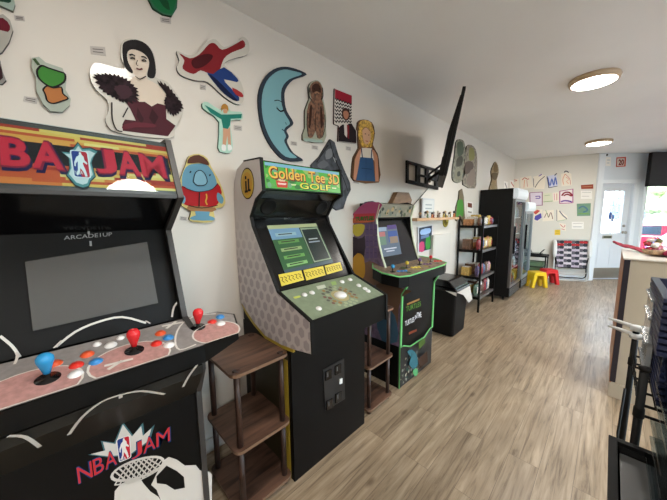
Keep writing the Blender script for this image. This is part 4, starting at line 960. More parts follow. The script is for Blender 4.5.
# ------------------------------------------------------------------ third arcade machine
YL, YR = 1.915, 2.50
tm = thing('arcade_machine', (-1.40, (YL+YR)/2, 0), 'colourful purple-sided arcade machine with green edging on a printed riser', 'arcade machine')
GE = mat('green_edge', (104, 190, 110), .4); WE = mat('pale_edge', (190, 196, 170), .4)
prof = [(-1.63, .37), (-1.152, .37), (-1.148, .82), (-1.10, .90), (-1.30, .995), (-1.345, 1.10), (-1.378, 1.21), (-1.40, 1.33), (-1.408, 1.43), (-1.375, 1.545), (-1.45, 1.575), (-1.53, 1.57), (-1.61, 1.51), (-1.655, 1.42), (-1.655, .9)]
bands = [(1.49, (158, 72, 104), 2), (1.46, (186, 70, 84), 2), (1.41, (128, 40, 44), 2), (1.33, (70, 46, 62), 1)]
for y0, y1 in ((YL, YL+.016), (YR-.016, YR)):
    mb = MB(); mb.prism([Vector((x, y0, z)) for x, z in prof], (0, y1-y0, 0), mat('side_print_purple', (96, 76, 100), .4, noise=.25, scale=24) if y0 == YL else M_BLACK, mcap=M_BLACK)
    sp = mb.obj('side_panel', tm)
    mb = MB(); edge_band(mb, prof[1:5], y0-.002, y1+.002, GE, .005, closed=False); edge_band(mb, prof[4:10], y0-.002, y1+.002, WE, .004, closed=False); mb.obj('edge_trim', sp)
    if y0 == YL:
        mb = MB(); PV = Plane((0, YL, 0), (0, -1, 0))
        Z = lambda pts: zp(340, 195, 7.69, pts)
        mb.poly(PV, Z([(95, 150), (150, 90), (215, 55), (300, 55), (325, 75), (300, 120), (285, 180), (120, 175)]), pc(162, 76, 112), 1)
        mb.poly(PV, Z([(110, 145), (270, 140), (268, 185), (100, 190)]), pc(176, 60, 70), 2)
        mb.poly(PV, Z([(88, 180), (190, 190), (268, 186), (262, 205), (180, 215), (90, 215)]), pc(176, 92, 60), 3)
        mb.text_px(PV, 'TURTLES', *Z([(120, 198), (262, 192), (120, 168)]), pc(30, 66, 36), 4, bold=.06); mb.text_px(PV, 'TURTLES', *Z([(122, 196), (260, 190), (122, 170)]), pc(78, 134, 60), 5)
        mb.poly(PV, Z([(90, 240), (110, 228), (160, 222), (190, 235), (182, 280), (160, 310), (125, 318), (98, 290)]), pc(190, 176, 70), 4, sm=2)
        mb.poly(PV, Z([(80, 220), (92, 225), (100, 320), (140, 335), (170, 330), (190, 310), (196, 400), (180, 500), (80, 500)]), pc(54, 44, 52), 3)
        mb.poly(PV, zp(345, 200, 3.4*1.636, [(60, 370), (110, 330), (160, 380), (180, 480), (178, 620), (120, 660), (50, 600), (45, 470)]), pc(60, 46, 54), 3) if False else None
        for k in range(3):
            for j in range(3):
                x0 = 196+k*32; y0_ = 225+j*90; mb.poly(PV, Z([(x0, y0_), (x0+27, y0_), (x0+27, y0_+80), (x0, y0_+80)]), pc(98, 82, 116), 4)
                mb.line(PV, Z([(x0+5, y0_+40), (x0+22, y0_+40)]), .004, pc(60, 48, 70), 5)
        Z = lambda pts: zp(345, 200, 5.56, pts)
        mb.poly(PV, Z([(40, 330), (70, 295), (100, 310), (108, 340), (112, 400), (95, 440), (40, 400), (30, 360)]), pc(186, 140, 52), 5, sm=2)
        mb.poly(PV, Z([(110, 350), (160, 345), (200, 380), (210, 440), (150, 480), (100, 440)]), pc(120, 92, 74), 4, sm=2)
        mb.poly(PV, zp(340, 270, 3.333, [(120, 40), (200, 60), (240, 70), (205, 90), (195, 130), (190, 230), (150, 220), (120, 150)]), pc(96, 72, 56), 2)
        mb.poly(PV, zp(340, 270, 3.333, [(120, 150), (170, 135), (190, 180), (190, 240), (140, 235)]), pc(60, 90, 110), 3, sm=2)
        mb.obj('side_print', sp)
a, b = YL+.016, YR-.016
mb = MB(); mb.box((-1.62, a, .38), (-1.165, b, .86), M_BLACK); mb.box((-1.62, a, .86), (-1.55, b, 1.45), M_BLACK); mb.box((-1.60, a, 1.44), (-1.42, b, 1.56), M_BLACK); mb.obj('cabinet_body', tm)
PF = slope_plane((-1.155, .37), (-1.151, .87))
mb = MB(); mb.prism([(-1.156, a, .372), (-1.152, a, .875), (-1.17, a, .875), (-1.17, a, .372)], (0, b-a, 0), mat('black_front', (11, 10, 10), .45, spec=.18))
Z = lambda pts: zp(385, 280, 4.17, pts)
mb.text_px(PF, 'TURTLES', *Z([(86, 134), (150, 108), (86, 110)]), pc(30, 60, 30), 1, bold=.06); mb.text_px(PF, 'TURTLES', *Z([(87, 132), (149, 107), (87, 112)]), pc(96, 130, 56), 2)
mb.poly(PF, Z([(92, 98), (144, 76), (144, 84), (92, 106)]), pc(150, 110, 64), 1)
for s_, p0, p1, p2 in (('TURTLES', (84, 192), (122, 172), (83, 172)), ('IN', (125, 164), (133, 158), (124, 148)), ('TIME', (134, 158), (152, 154), (132, 136))): mb.text_px(PF, s_, *Z([p0, p1, p2]), pc(206, 206, 210), 2, bold=.02)
mb.poly(PF, Z([(100, 218), (132, 204), (132, 214), (100, 228)]), pc(124, 62, 40), 1)
mb.obj('front_panel', tm)
# riser
mb = MB(); rz = [Vector((-1.155, YL, 0)), Vector((-1.155, YR, 0)), Vector((-1.155, YR, .372)), Vector((-1.155, YR-.05, .368)), Vector((-1.155, YR-.16, .318)), Vector((-1.155, YL+.17, .318)), Vector((-1.155, YL+.06, .36)), Vector((-1.155, YL, .365))]
mb.prism(rz, (-.014, 0, 0), mat('riser_print_dark', (34, 36, 38), .4))
mb.box((-1.62, YL, 0), (-1.17, YR, .365), M_BLACK)
PR = Plane((-1.1545, 0, 0), (1, 0, 0)); rnd = random.Random(9)
for k in range(70):
    y = rnd.uniform(YL+.02, YL+.36); z = rnd.uniform(.015, .15)*(1 if k % 3 else 1.6); s_ = rnd.uniform(.006, .018)
    c = rnd.choice([pc(150, 150, 140), pc(106, 112, 100), pc(176, 168, 146), pc(60, 90, 80)])
    if z < .30: mb.face([Vector((-1.1545+.0002*k*.2, y+s_*math.cos(t)*rnd.uniform(.6, 1.2), z+s_*math.sin(t))) for t in [j*math.pi*2/5 for j in range(5)]], c)
Z = lambda pts: zp(385, 280, 4.17, pts)
mb.poly(PR, Z([(92, 300), (112, 290), (130, 310), (138, 350), (120, 372), (100, 350), (108, 322)]), pc(60, 110, 120), 30, sm=2); mb.poly(PR, Z([(116, 380), (132, 368), (138, 390), (124, 402)]), pc(96, 170, 110), 30, sm=2)
mb.poly(PR, Z([(140, 262), (166, 240), (168, 262), (142, 290)]), pc(80, 104, 50), 30); mb.poly(PR, Z([(138, 330), (176, 296), (178, 340), (144, 370)]), pc(70, 50, 40), 29)
ri = mb.obj('riser', tm)
mb = MB(); ed = [rz[0]]+rz[2:][::-1][:0]
pts = [rz[0], rz[7], rz[6], rz[5], rz[4], rz[3], rz[2], rz[1]]
mb.tube([p+Vector((.001, 0, 0)) for p in pts[:-1]], .0055, GE, 6); mb.obj('edge_trim', ri)
# deck
dzz = lambda x: .985-(x+1.10)*.15
yc = (YL+YR)/2
yc = 2.235
half = [(-1.44, .32), (-1.36, .425), (-1.24, .47), (-1.11, .425), (-1.083, .32)]
out = [(x, yc+h) for x, h in half]+[(x, yc-h) for x, h in half[::-1]]
mb = MB(); mb.prism([Vector((x, y, dzz(x))) for x, y in out], (0, 0, -.085), M_BLACK)
deck = mb.obj('control_deck', tm)
mb = MB(); mb.face([Vector((x*.998 if x > -1.3 else x, yc+(y-yc)*.98, dzz(x)+.002)) for x, y in out], mat('deck_print_brick', (116, 98, 80), .35, noise=.3, scale=34))
rnd = random.Random(2)
for k in range(22):
    x, y = rnd.uniform(-1.26, -1.13), yc+rnd.uniform(-.32, .32); s_ = rnd.uniform(.012, .03)
    c = rnd.choice([pc(70, 92, 60), pc(150, 130, 96), pc(96, 74, 60), pc(168, 150, 90)])
    mb.face([Vector((x+s_*math.cos(t), y+s_*math.sin(t), dzz(x)+.003+.0001*k-s_*math.cos(t)*.15)) for t in [j*math.pi/4 for j in range(8)]], c)
mb.obj('deck_print', deck)
mb = MB(); ring = [Vector((x+(.002 if x > -1.3 else 0), y, dzz(x)+.001)) for x, y in out]; mb.tube(ring, .0065, GE, 6); mb.obj('edge_trim', deck)
PD = Plane((-1.10, 0, .988), (.15, 0, 1))
cc = [((381, 268), 'stick_blue', (40, 120, 190)), ((405, 268), 'stick_yellow', (206, 180, 50)), ((424, 266), 'stick_purple', (96, 56, 104)), ((431, 261), 'stick_red', (206, 34, 40))]
def stick_at(x, y, nm, col):
    p = Vector((x, y, dzz(x)+.002)); mb = MB(); mb.lathe(p, [(.024, 0), (.024, .003), (.005, .004), (.005, .03)], M_BLACKG, 14); st = mb.obj('joystick', deck)
    mb = MB(); mb.lathe(p+Vector((0, 0, .028)), [(0, 0), (.012, .004), (.017, .016), (.012, .029), (0, .034)], mat(nm, col, .25), 14); mb.obj('joystick_top', st)
def but_at(x, y, m):
    p = Vector((x, y, dzz(x)+.002)); mb = MB(); mb.lathe(p, [(.017, 0), (.017, .003), (.013, .004), (.012, .009), (0, .011)], m, 12); mb.obj('button', deck)
PURP = mat('button_purple', (104, 64, 110), .3); YEL = mat('button_yellow', (216, 190, 70), .3)
for (y, nm, col, bm_) in ((yc-.33, 'stick_blue', (40, 120, 190), BB_), (yc-.11, 'stick_yellow', (206, 180, 50), YEL), (yc+.11, 'stick_purple', (96, 56, 104), PURP), (yc+.33, 'stick_red', (206, 34, 40), BR_)):
    stick_at(-1.21, y-.03, nm, col)
    for k in range(3): but_at(-1.19+.012*k, y+.02+.036*k, bm_)
# screen
a2, b2 = a, b
PSC = slope_plane((-1.46, 1.40), (-1.31, 1.0))
mb = MB(); mb.prism([(-1.462, a, 1.42), (-1.308, a, .99), (-1.37, a, .98), (-1.52, a, 1.42)], (0, b-a, 0), M_BLACKG); mb.obj('screen_bezel', tm)
mb = MB(); Q = [PSC.p(*p, .002) for p in ((377.5, 226), (396, 224.5), (401.5, 254), (381, 257.5))]
Q2 = [Vector(p) for p in ((377.5, 226), (396, 224.5), (401.5, 254), (381, 257.5))]
mb.prism(Q, PSC.n*.002, em(96, 112, 130, .7)); P5 = Plane(PSC.P+PSC.n*.0045, PSC.n)
def rect(u0, v0, u1, v1, m, L_): mb.poly(P5, [tuple(quad_lerp(Q2, *t)) for t in ((u0, v0), (u1, v0), (u1, v1), (u0, v1))], m, L_)
rect(.5, .0, 1, .14, em(84, 66, 130, .6), 1); rect(.0, .05, .45, .18, em(150, 170, 196, .7), 1); rect(.5, .2, .98, .55, em(60, 90, 160, .7), 1); rect(.55, .38, .96, .6, em(150, 130, 110, .7), 2); rect(.0, .35, .36, .62, em(110, 140, 120, .6), 1); rect(.05, .2, .35, .35, em(190, 120, 120, .6), 1)
rect(.2, .74, .82, .78, em(200, 206, 220, .8), 2); rect(.3, .82, .7, .86, em(190, 196, 210, .8), 2)
mb.obj('screen', tm)['label'] = 'lit screen with small colour pictures'
mb = MB(); mb.prism([(-1.462, a, 1.42), (-1.41, a, 1.435), (-1.42, a, 1.47), (-1.50, a, 1.47)], (0, b-a, 0), M_BLACK)
mb.obj('hood', tm)
mb = MB(); mb.prism([(-1.41, a, 1.435), (-1.385, a, 1.545), (-1.43, a, 1.56), (-1.44, a, 1.435)], (0, b-a, 0), mat('marquee_base', (120, 116, 100), .4, emit=.1))
PM = slope_plane((-1.41, 1.435), (-1.385, 1.545)); rnd = random.Random(12)
for k in range(34):
    u, v = rnd.random(), rnd.random(); c = rnd.choice([pc(86, 96, 70), pc(150, 146, 130), pc(60, 66, 60), pc(176, 150, 110), pc(110, 120, 110)])
    y = a+.02+u*(b-a-.04); s_ = rnd.uniform(.008, .024)
    P = [Vector((-1.41+.025*w, y+s_*math.cos(t), 1.435+.11*w))+PM.n*(.0006+.0002*k) for t in [j*math.pi/4 for j in range(8)] for w in [min(max(.12+.76*v+s_*8*math.sin(t), .03), .97)]]
    mb.face(P, c)
mb.obj('marquee', tm)

# ------------------------------------------------------------------ walnut shelf units
def shelf_unit(x0, x1, y0, y1, zs, label, group):
    t = thing('shelf_unit', ((x0+x1)/2, (y0+y1)/2, 0), label, 'shelf', group)
    r = .035
    for z in zs:
        mb = MB(); pts = []
        for cx, cy, a0_ in ((x1-r, y1-r, 0), (x0+r, y1-r, 90), (x0+r, y0+r, 180), (x1-r, y0+r, 270)):
            for k in range(5): t_ = R(a0_+k*22.5); pts.append(Vector((cx+r*math.cos(t_), cy+r*math.sin(t_), z)))
        mb.prism(pts, (0, 0, -.016), M_WALNUT, mside=mat('shelf_edge', (120, 92, 72), .5)); mb.obj('shelf_board', t)
    for cx in (x0+.035, x1-.035):
        for cy in (y0+.035, y1-.035):
            mb = MB(); zz = [0]+list(sorted(zs))
            for i in range(len(zz)-1):
                lo_ = zz[i]; hi_ = zz[i+1]-.016
                if hi_-lo_ > .01: mb.tube([(cx, cy, lo_), (cx, cy, hi_)], .0145, M_WALNUTP, 14)
            mb.lathe((cx, cy, zz[-1]), [(.0, 0), (.018, 0), (.018, .003), (.012, .006), (0, .007)], M_WALNUTP, 14)
            mb.obj('pole', t)
shelf_unit(-1.50, -1.125, .485, .795, (.05, .375, .755), 'walnut three-tier shelf unit between the basketball and golf machines', 'walnut shelf units')
shelf_unit(-1.50, -1.125, 1.475, 1.785, (.05, .375, .755), 'walnut three-tier shelf unit right of the golf machine', 'walnut shelf units')

# ------------------------------------------------------------------ television, bracket, wall shelf
h = Vector((-.423, .906, 0)); PTn = (PW.p(463, 81)-CAM).cross(PW.p(440, 188)-CAM).normalized()
if PTn.x < 0: PTn = -PTn
hd = Vector((PTn.y, -PTn.x, 0)).normalized()
if hd.y < 0: hd = -hd
vd = PTn.cross(hd); vd = vd if vd.z > 0 else -vd
base = Plane((-1.44, 0, 0), (1, 0, 0)).p(442, 188)          # far lower corner
TWd, THt = 1.12, .66
tv = thing('television', base, 'thin black television angled out from the wall, seen edge-on', 'television')
def TP(u, v, w): return base-hd*u+vd*v+PTn*w
mb = MB(); mb.prism([TP(0, 0, -.016), TP(TWd, 0, -.016), TP(TWd, THt, -.016), TP(0, THt, -.016)], PTn*.024, M_BLACKM); mb.obj('body', tv, bevel=.004)
mb = MB(); mb.prism([TP(.008, .02, .0085), TP(TWd-.008, .02, .0085), TP(TWd-.008, THt-.01, .0085), TP(.008, THt-.01, .0085)], PTn*.001, mat('tv_screen', (8, 8, 10), .1)); mb.obj('screen', tv)
mb = MB(); mb.prism([TP(.0, v_, w_) for v_, w_ in ((.004, -.016), (.004, -.051), (.34, -.051), (.62, -.020), (.62, -.016))], -hd*(TWd-.06), M_BLACKM); mb.obj('back_housing', tv, bevel=.006)
mt = thing('television_mount', (XW+.02, 3.2, 1.78), 'black metal slotted wall bracket with arm holding the television', 'bracket')
mb = MB(); PWB = Plane((XW+.012, 0, 0), (1, 0, 0))
def frame_px(pl, q, holes, th): pass
Q = [Vector(p) for p in ((405.5, 160.5), (438, 170), (437, 190), (405.5, 183))]
def fq(u0, v0, u1, v1): mb.prism([PWB.p(*quad_lerp(Q, u, v)) for u, v in ((u0, v0), (u1, v0), (u1, v1), (u0, v1))], (.02, 0, 0), M_BLACKM)
fq(0, 0, 1, .12); fq(0, .84, 1, 1); fq(0, .12, .06, .84); fq(.30, .12, .42, .84); fq(.60, .12, .68, .84); fq(.9, .12, 1, .84); fq(.42, .46, .6, .54); fq(.68, .40, .9, .6)
mb.obj('wall_plate', mt)
mb = MB(); att = TP(.22, .16, -.051)
mb.tube([(XW+.03, 3.32, 1.86), (XW+.12, 3.12, 1.86), att+Vector((0, 0, .0))], .016, M_BLACKM, 8); mb.tube([(XW+.03, 3.32, 1.92), (XW+.12, 3.12, 1.92), att+Vector((0, 0, .06))], .012, M_BLACKM, 8); mb.obj('arm', mt)
mb = MB(); mb.prism([TP(.17, .04, -.052), TP(.27, .04, -.052), TP(.27, .30, -.052), TP(.17, .30, -.052)], -PTn*.014, M_BLACKM); mb.obj('screen_plate', mt)
mb = MB(); A = PWB.p(431, 185); mb.tube([A, A+Vector((.02, -.2, -.10)), PWT.p(405, 213)+Vector((.02, 0, 0)), PWT.p(398, 217)+Vector((.02, 0, 0))], .005, M_BLACKM, 6); tag(mb.obj('cable'), 'black cable sloping down from the television bracket to the hexagon', 'cable')

mb = MB(); PH_ = Plane((XW+.06, 0, 0), (1, 0, 0))
mb.board(PH_, [(398, 192), (409, 192.5), (412, 200), (409, 212), (398, 215), (392, 204)], M_HEXW, thick=.055)
tag(mb.obj('hexagon_shelf'), 'brown wooden hexagon hung on the wall above the purple arcade machine', 'shelf')
mb = MB(); mb.box((XW, 2.80, 1.385), (XW+.16, 3.98, 1.415), M_PINE, .003); ws = tag(mb.obj('wall_shelf'), 'long pale wood wall shelf holding small figures', 'shelf')
SH = 1.4155
def figurine(y, x, h_, c1, c2, label):
    mb = MB(); s_ = h_/.1; p = Vector((x, y, SH))
    mb.lathe(p, [(0, 0), (.020*s_, 0), (.020*s_, .006*s_), (.012*s_, .01*s_), (.017*s_, .035*s_), (.012*s_, .055*s_), (.006*s_, .062*s_)], c1, 10)
    mb.ball(p+Vector((0, 0, .076*s_)), .02*s_, c2, seg=10); mb.ball(p+Vector((.0, .016*s_, .045*s_)), .008*s_, c2, seg=8); mb.ball(p+Vector((.0, -.016*s_, .045*s_)), .008*s_, c2, seg=8)
    tag(mb.obj('figurine'), label, 'figurine', 'small figures on the wall shelf')
FC = [('black', (40, 36, 36), 'tan', (180, 150, 110)), ('white', (206, 200, 190), 'black', (30, 28, 28)), ('green', (76, 106, 62), 'tan', (176, 150, 116)), ('orange', (190, 110, 50), 'black', (34, 30, 28)), ('red', (120, 44, 40), 'grey', (130, 126, 120)), ('brown', (96, 66, 46), 'white', (210, 204, 196)), ('grey', (104, 100, 98), 'brown', (100, 66, 50)), ('yellow', (176, 150, 60), 'dark', (50, 40, 36))]
nn = ['first', 'second', 'third', 'fourth', 'fifth', 'sixth', 'seventh', 'eighth', 'ninth', 'tenth', 'eleventh', 'twelfth']
for i in range(12):
    f = FC[i % 8]; y = 2.98+i*.083
    figurine(y, XW+.10+(.02 if i % 2 else 0), .07+.02*((i*7) % 3)/2, mat('fig_'+f[0], f[1], .5), mat('fig_'+f[2], f[3], .5), 'tiny %s and %s figure, %s from the left on the pale wall shelf' % (f[0], f[2], nn[i]))
mb = MB(); mb.box((XW+.03, 3.13, SH), (XW+.045, 3.44, SH+.235), mat('frame_silver', (186, 190, 194), .35)); pl = Plane((XW+.0455, 0, 0), (1, 0, 0))
mb.face([Vector((XW+.046, 3.15, SH+.02)), Vector((XW+.046, 3.42, SH+.02)), Vector((XW+.046, 3.42, SH+.215)), Vector((XW+.046, 3.15, SH+.215))], pc(206, 208, 206))
for k in range(3): mb.face([Vector((XW+.0465, 3.2, SH+.06+k*.045)), Vector((XW+.0465, 3.37, SH+.06+k*.045)), Vector((XW+.0465, 3.37, SH+.075+k*.045)), Vector((XW+.0465, 3.2, SH+.075+k*.045))], pc(150, 160, 164))
tag(mb.obj('picture_frame'), 'pale framed notice standing behind the figures on the wall shelf', 'picture frame')
mb = MB(); pd = Plane((XW+.012, 0, 0), (1, 0, 0)); mb.disc(pd, (446, 221), .085, pc(160, 146, 60), 1, seg=20)
c = pd.p(446, 221); mb.lathe(c-Vector((.010, 0, 0)), [(.088, 0), (.088, .0095), (.08, .0102)], pc(150, 138, 70), 20, axis=(1, 0, 0)); mb.disc(pd, (446, 221), .06, pc(110, 96, 40), 3); mb.disc(pd, (447, 220), .03, pc(190, 176, 80), 5)
tag(mb.obj('wall_medallion'), 'round yellow-green disc on the wall below the wall shelf', 'wall art')
mb = MB(); mb.box((XW, 3.44, .74), (XW+.05, 3.99, 1.19), mat('box_white', (206, 202, 194), .5), .003); mb.box((XW+.05, 3.46, .76), (XW+.053, 3.97, 1.17), mat('box_white', (206, 202, 194), .5))
tag(mb.obj('wall_panel'), 'blank white panel on the wall behind the trash can', 'panel')

# ------------------------------------------------------------------ trash can
tr = thing('trash_can', (-1.42, 3.4, 0), 'black plastic trash can with a white liner bag showing', 'trash can')
def taper_box(mb, x0, x1, y0, y1, z0, z1, t, m):
    mb_ = [Vector((x0+t, y0+t, z0)), Vector((x1-t, y0+t, z0)), Vector((x1-t, y1-t, z0)), Vector((x0+t, y1-t, z0))]; tp = [Vector((x0, y0, z1)), Vector((x1, y0, z1)), Vector((x1, y1, z1)), Vector((x0, y1, z1))]
    va = [mb.bm.verts.new(p) for p in mb_]; vb = [mb.bm.verts.new(p) for p in tp]
    fs = [va[::-1], vb]+[[va[i], va[(i+1) % 4], vb[(i+1) % 4], vb[i]] for i in range(4)]
    for f in fs: mb.bm.faces.new(f).material_index = mb.mi(m)
TX0, TX1, TY0, TY1 = -1.60, -1.20, 3.17, 3.58
mb = MB(); taper_box(mb, TX0, TX1, TY0, TY1, 0, .58, .02, M_BLACKM); mb.obj('bin', tr, bevel=.03)
mb = MB(); taper_box(mb, TX0-.012, TX1+.012, TY0-.012, TY1+.012, .555, .60, .0, M_BLACKG); mb.prism([(TX0, TY0, .60), (TX1, TY0, .60), (TX1-.09, TY0, .685), (TX0+.03, TY0, .69)], (0, TY1-TY0, 0), M_BLACKG)
mb.obj('lid', tr, bevel=.015)
mb = MB(); WBG = mat('liner_white', (214, 212, 206), .45)
x = TX1+.014
mb.prism([(x, TY0-.004, .565), (x+.002, TY1-.02, .57), (x+.03, TY1+.01, .40), (x+.025, TY1-.10, .38), (x+.008, TY0+.18, .50)], (.004, 0, 0), WBG)
mb.prism([(TX1-.11, TY0-.016, .568), (TX1+.014, TY0-.016, .568), (TX1+.016, TY0-.014, .525)], (0, -.003, 0), WBG); mb.obj('liner_bag', tr)['label'] = 'white plastic liner bag'

# ------------------------------------------------------------------ snack rack
rk = thing('snack_rack', (-1.47, 4.65, 0), 'black metal four-shelf rack filled with snacks', 'rack')
RX0, RX1, RY0, RY1 = -1.63, -1.30, 4.32, 5.02
for cx in (RX0, RX1):
    for cy in (RY0, RY1):
        mb = MB(); mb.box((cx-.013, cy-.013, 0), (cx+.013, cy+.013, 1.42), M_BLACK, .002); mb.obj('post', rk)
LV = [.22, .52, .92, 1.28]
M_RS = mat('rack_shelf_grey', (120, 116, 112), .35, .6)
for z in LV:
    mb = MB(); mb.box((RX0, RY0, z-.012), (RX1, RY1, z), M_RS); mb.box((RX1-.004, RY0, z-.03), (RX1+.004, RY1, z+.008), M_RS); mb.box((RX0, RY0-.006, z-.03), (RX1, RY0+.006, z+.008), M_BLACK); mb.obj('shelf', rk)
def bag(c, s, m, m2, label, tilt=0, group=None):
    mb = MB(); t = bmesh.new(); bmesh.ops.create_grid(t, x_segments=8, y_segments=8, size=.5)
    top = [v.co.copy() for v in t.verts]; t.free()
    rot = Matrix.Rotation(tilt, 3, 'Z')
    n = 9
    def P(i, j, sgn):
        u, v = i/(n-1)-.5, j/(n-1)-.5; q = max(0, (1-(2*u)**2))*max(0, (1-(2*v)**2)); d = .5*q**.45
        return Vector(c)+rot@Vector((sgn*d*s[0], u*s[1], (v+.5)*s[2]))
    for sgn in (1, -1):
        G = [[mb.bm.verts.new(P(i, j, sgn)) for j in range(n)] for i in range(n)]
        for i in range(n-1):
            for j in range(n-1):
                f = mb.bm.faces.new([G[i][j], G[i+1][j], G[i+1][j+1], G[i][j+1]]); f.smooth = True; f.material_index = mb.mi(m2 if (2 <= j <= 5 and 2 <= i <= 5) else m)
    bmesh.ops.remove_doubles(mb.bm, verts=mb.bm.verts[:], dist=1e-5)
    tag(mb.obj('snack_bag'), label, 'snack bag', group)
SN = {'red': (140, 52, 58), 'yellow': (186, 158, 84), 'white': (206, 200, 190), 'brown': (104, 76, 60), 'purple': (92, 78, 112), 'green': (92, 116, 98), 'orange': (168, 118, 78), 'blue': (78, 92, 124), 'black': (38, 34, 36), 'pink': (176, 132, 140)}
def sm_(n): return mat('wrap_'+n, SN[n], .25, noise=.2, scale=60)
rows = {0: ('bottom', ['green', 'white', 'brown', 'red', 'white']), 1: ('third', ['purple', 'red', 'blue', 'brown', 'pink']), 2: ('second', ['red', 'pink', 'yellow', 'orange', 'yellow']), 3: ('top', ['brown', 'black', 'white', 'yellow', 'red'])}
for lv, (nm, cs) in rows.items():
    for i, c in enumerate(cs):
        y = RY0+.085+i*.132
        hgt = {0: .19, 1: .17, 2: .17, 3: .13}[lv]+.02*(i % 2)
        bag((RX1-.07, y, LV[lv]+.0005), (.07, .125, hgt), sm_(c), sm_(['white', 'yellow', 'red', 'blue'][(i+lv) % 4]) if c != 'white' else sm_('brown'), '%s snack bag with %s patch, %s from the left on the %s rack shelf' % (c, (['white', 'yellow', 'red', 'blue'][(i+lv) % 4]) if c != 'white' else 'brown', nn[i], nm), tilt=R(random.uniform(-12, 12)), group='snack bags on the rack')
        if i < 4:
            mb = MB(); y2 = RY0+.10+i*.15; c2 = ['white', 'yellow', 'brown', 'orange'][(i+lv) % 4]
            mb.box((RX0+.04, y2-.055, LV[lv]+.0005), (RX0+.16, y2+.055, LV[lv]+.10+.03*((i+lv) % 3)), sm_(c2), .003)
            zt = LV[lv]+.10+.03*((i+lv) % 3); mb.box((RX0+.05, y2-.045, zt), (RX0+.15, y2+.045, zt+.006), sm_('white'))
            tag(mb.obj('snack_box'), '%s snack box, %s from the left in the back row of the %s rack shelf' % (c2, nn[i], nm), 'box', 'snack boxes on the rack')

# ------------------------------------------------------------------ drink coolers
def cooler(y0, y1, h_, xf, body, label, white):
    t = thing('drinks_cooler', ((XW+.02+xf)/2, (y0+y1)/2, 0), label, 'cooler')
    x0 = XW+.02; w = .02
    mb = MB(); mb.box((x0, y0, .06), (x0+w, y1, h_), body); mb.box((x0+w, y0, .06), (xf-.04, y0+w, h_), body); mb.box((x0+w, y1-w, .06), (xf-.04, y1, h_), body)
    mb.box((x0+w, y0+w, h_-.10), (xf-.04, y1-w, h_), body); mb.box((x0+w, y0+w, .06), (xf-.04, y1-w, .22), body); mb.obj('cabinet', t)
    for cx in (x0+.05, xf-.1):
        for cy in (y0+.05, y1-.05):
            mb = MB(); mb.tube([(cx, cy, 0), (cx, cy, .06)], .02, M_BLACKM, 10); mb.obj('foot', t)
    fr = MB(); d0, d1 = xf-.038, xf
    zt = h_-.17
    fc = mat('cooler_frame_grey', (150, 156, 160), .35, .3) if white else M_STEEL
    for a_, b_ in ((y0+.002, y0+.045), (y1-.045, y1-.002)): fr.box((d0, a_, .22), (d1, b_, zt), fc)
    fr.box((d0, y0+.045, .22), (d1, y1-.045, .27), fc); fr.box((d0, y0+.045, zt-.04), (d1, y1-.045, zt), fc); door_ = fr.obj('door', t)
    mb = MB(); mb.box((d0+.01, y0+.045, .27), (d0+.016, y1-.045, zt-.04), M_GLASS); mb.obj('glass', door_)
    mb = MB(); mb.box((d1, y0+.012, .8), (d1+.03, y0+.03, 1.25), M_BLACKG, .004); mb.obj('handle', door_)
    mb = MB(); pts = [(xf-.04, zt+.005), (xf+.012, zt+.005), (xf+.03, zt+.05), (xf+.03, h_-.05), (xf+.012, h_), (xf-.04, h_)]
    mb.prism([Vector((p[0], y0, p[1])) for p in pts], (0, y1-y0, 0), mat('cooler_sign_white', (214, 222, 228), .3, emit=.12)); mb.obj('sign_header', t)['label'] = 'white lit header sign'
    mb = MB(); mb.box((xf-.05, y0, .06), (xf-.005, y1, .215), M_BLACKM)
    for k in range(6): mb.box((xf-.005, y0+.03, .075+k*.022), (xf, y1-.03, .084+k*.022), fc)
    mb.obj('grille', t)
    for z in (.5, .8, 1.1, 1.38):
        if z < zt-.15:
            mb = MB()
            for k in range(9): mb.tube([(x0+w, y0+.03+k*(y1-y0-.06)/8, z), (xf-.06, y0+.03+k*(y1-y0-.06)/8, z)], .003, M_WHITE, 6)
            mb.tube([(xf-.06, y0+w, z), (xf-.06, y1-w, z)], .004, M_WHITE, 6); mb.obj('wire_shelf', t)
    mb = MB(); mb.box((x0+w, y0+w, .22), (x0+w+.004, y1-w, h_-.1), mat('cooler_liner', (214, 220, 226), .5)); mb.obj('liner', t)
    mb = MB(); mb.box((xf-.08, y0+.024, .3), (xf-.065, y0+.036, zt-.06), mat('cooler_led', (220, 238, 255), .5, emit=5)); mb.obj('light_strip', t)
    for z in (.22, .5, .8, 1.1, 1.38):
        if z < zt-.15:
            for k in range(5):
                y = y0+.09+k*(y1-y0-.18)/4; c = ['red', 'green', 'blue', 'orange', 'white'][(k+int(z*10)) % 5]
                mb = MB(); mb.lathe((xf-.11, y, z+.004), [(0, 0), (.03, 0), (.032, .01), (.032, .12), (.014, .16), (.013, .18), (0, .182)], mat('drink_'+c, SN[c], .2), 10)
                tag(mb.obj('drink_bottle'), '%s drink bottle, %s along the shelf %.0f cm up inside the %s' % (c, nn[k], z*100, 'pale cooler' if white else 'black cooler'), 'bottle', 'drinks in the coolers')
cooler(5.24, 5.98, 1.86, -1.115, M_BLACKM, 'tall black drinks cooler with glass door beside the snack rack', False)
cooler(6.08, 6.76, 1.66, -1.115, mat('cooler_pale', (170, 172, 174), .4), 'shorter pale drinks cooler behind the tall black one', True)

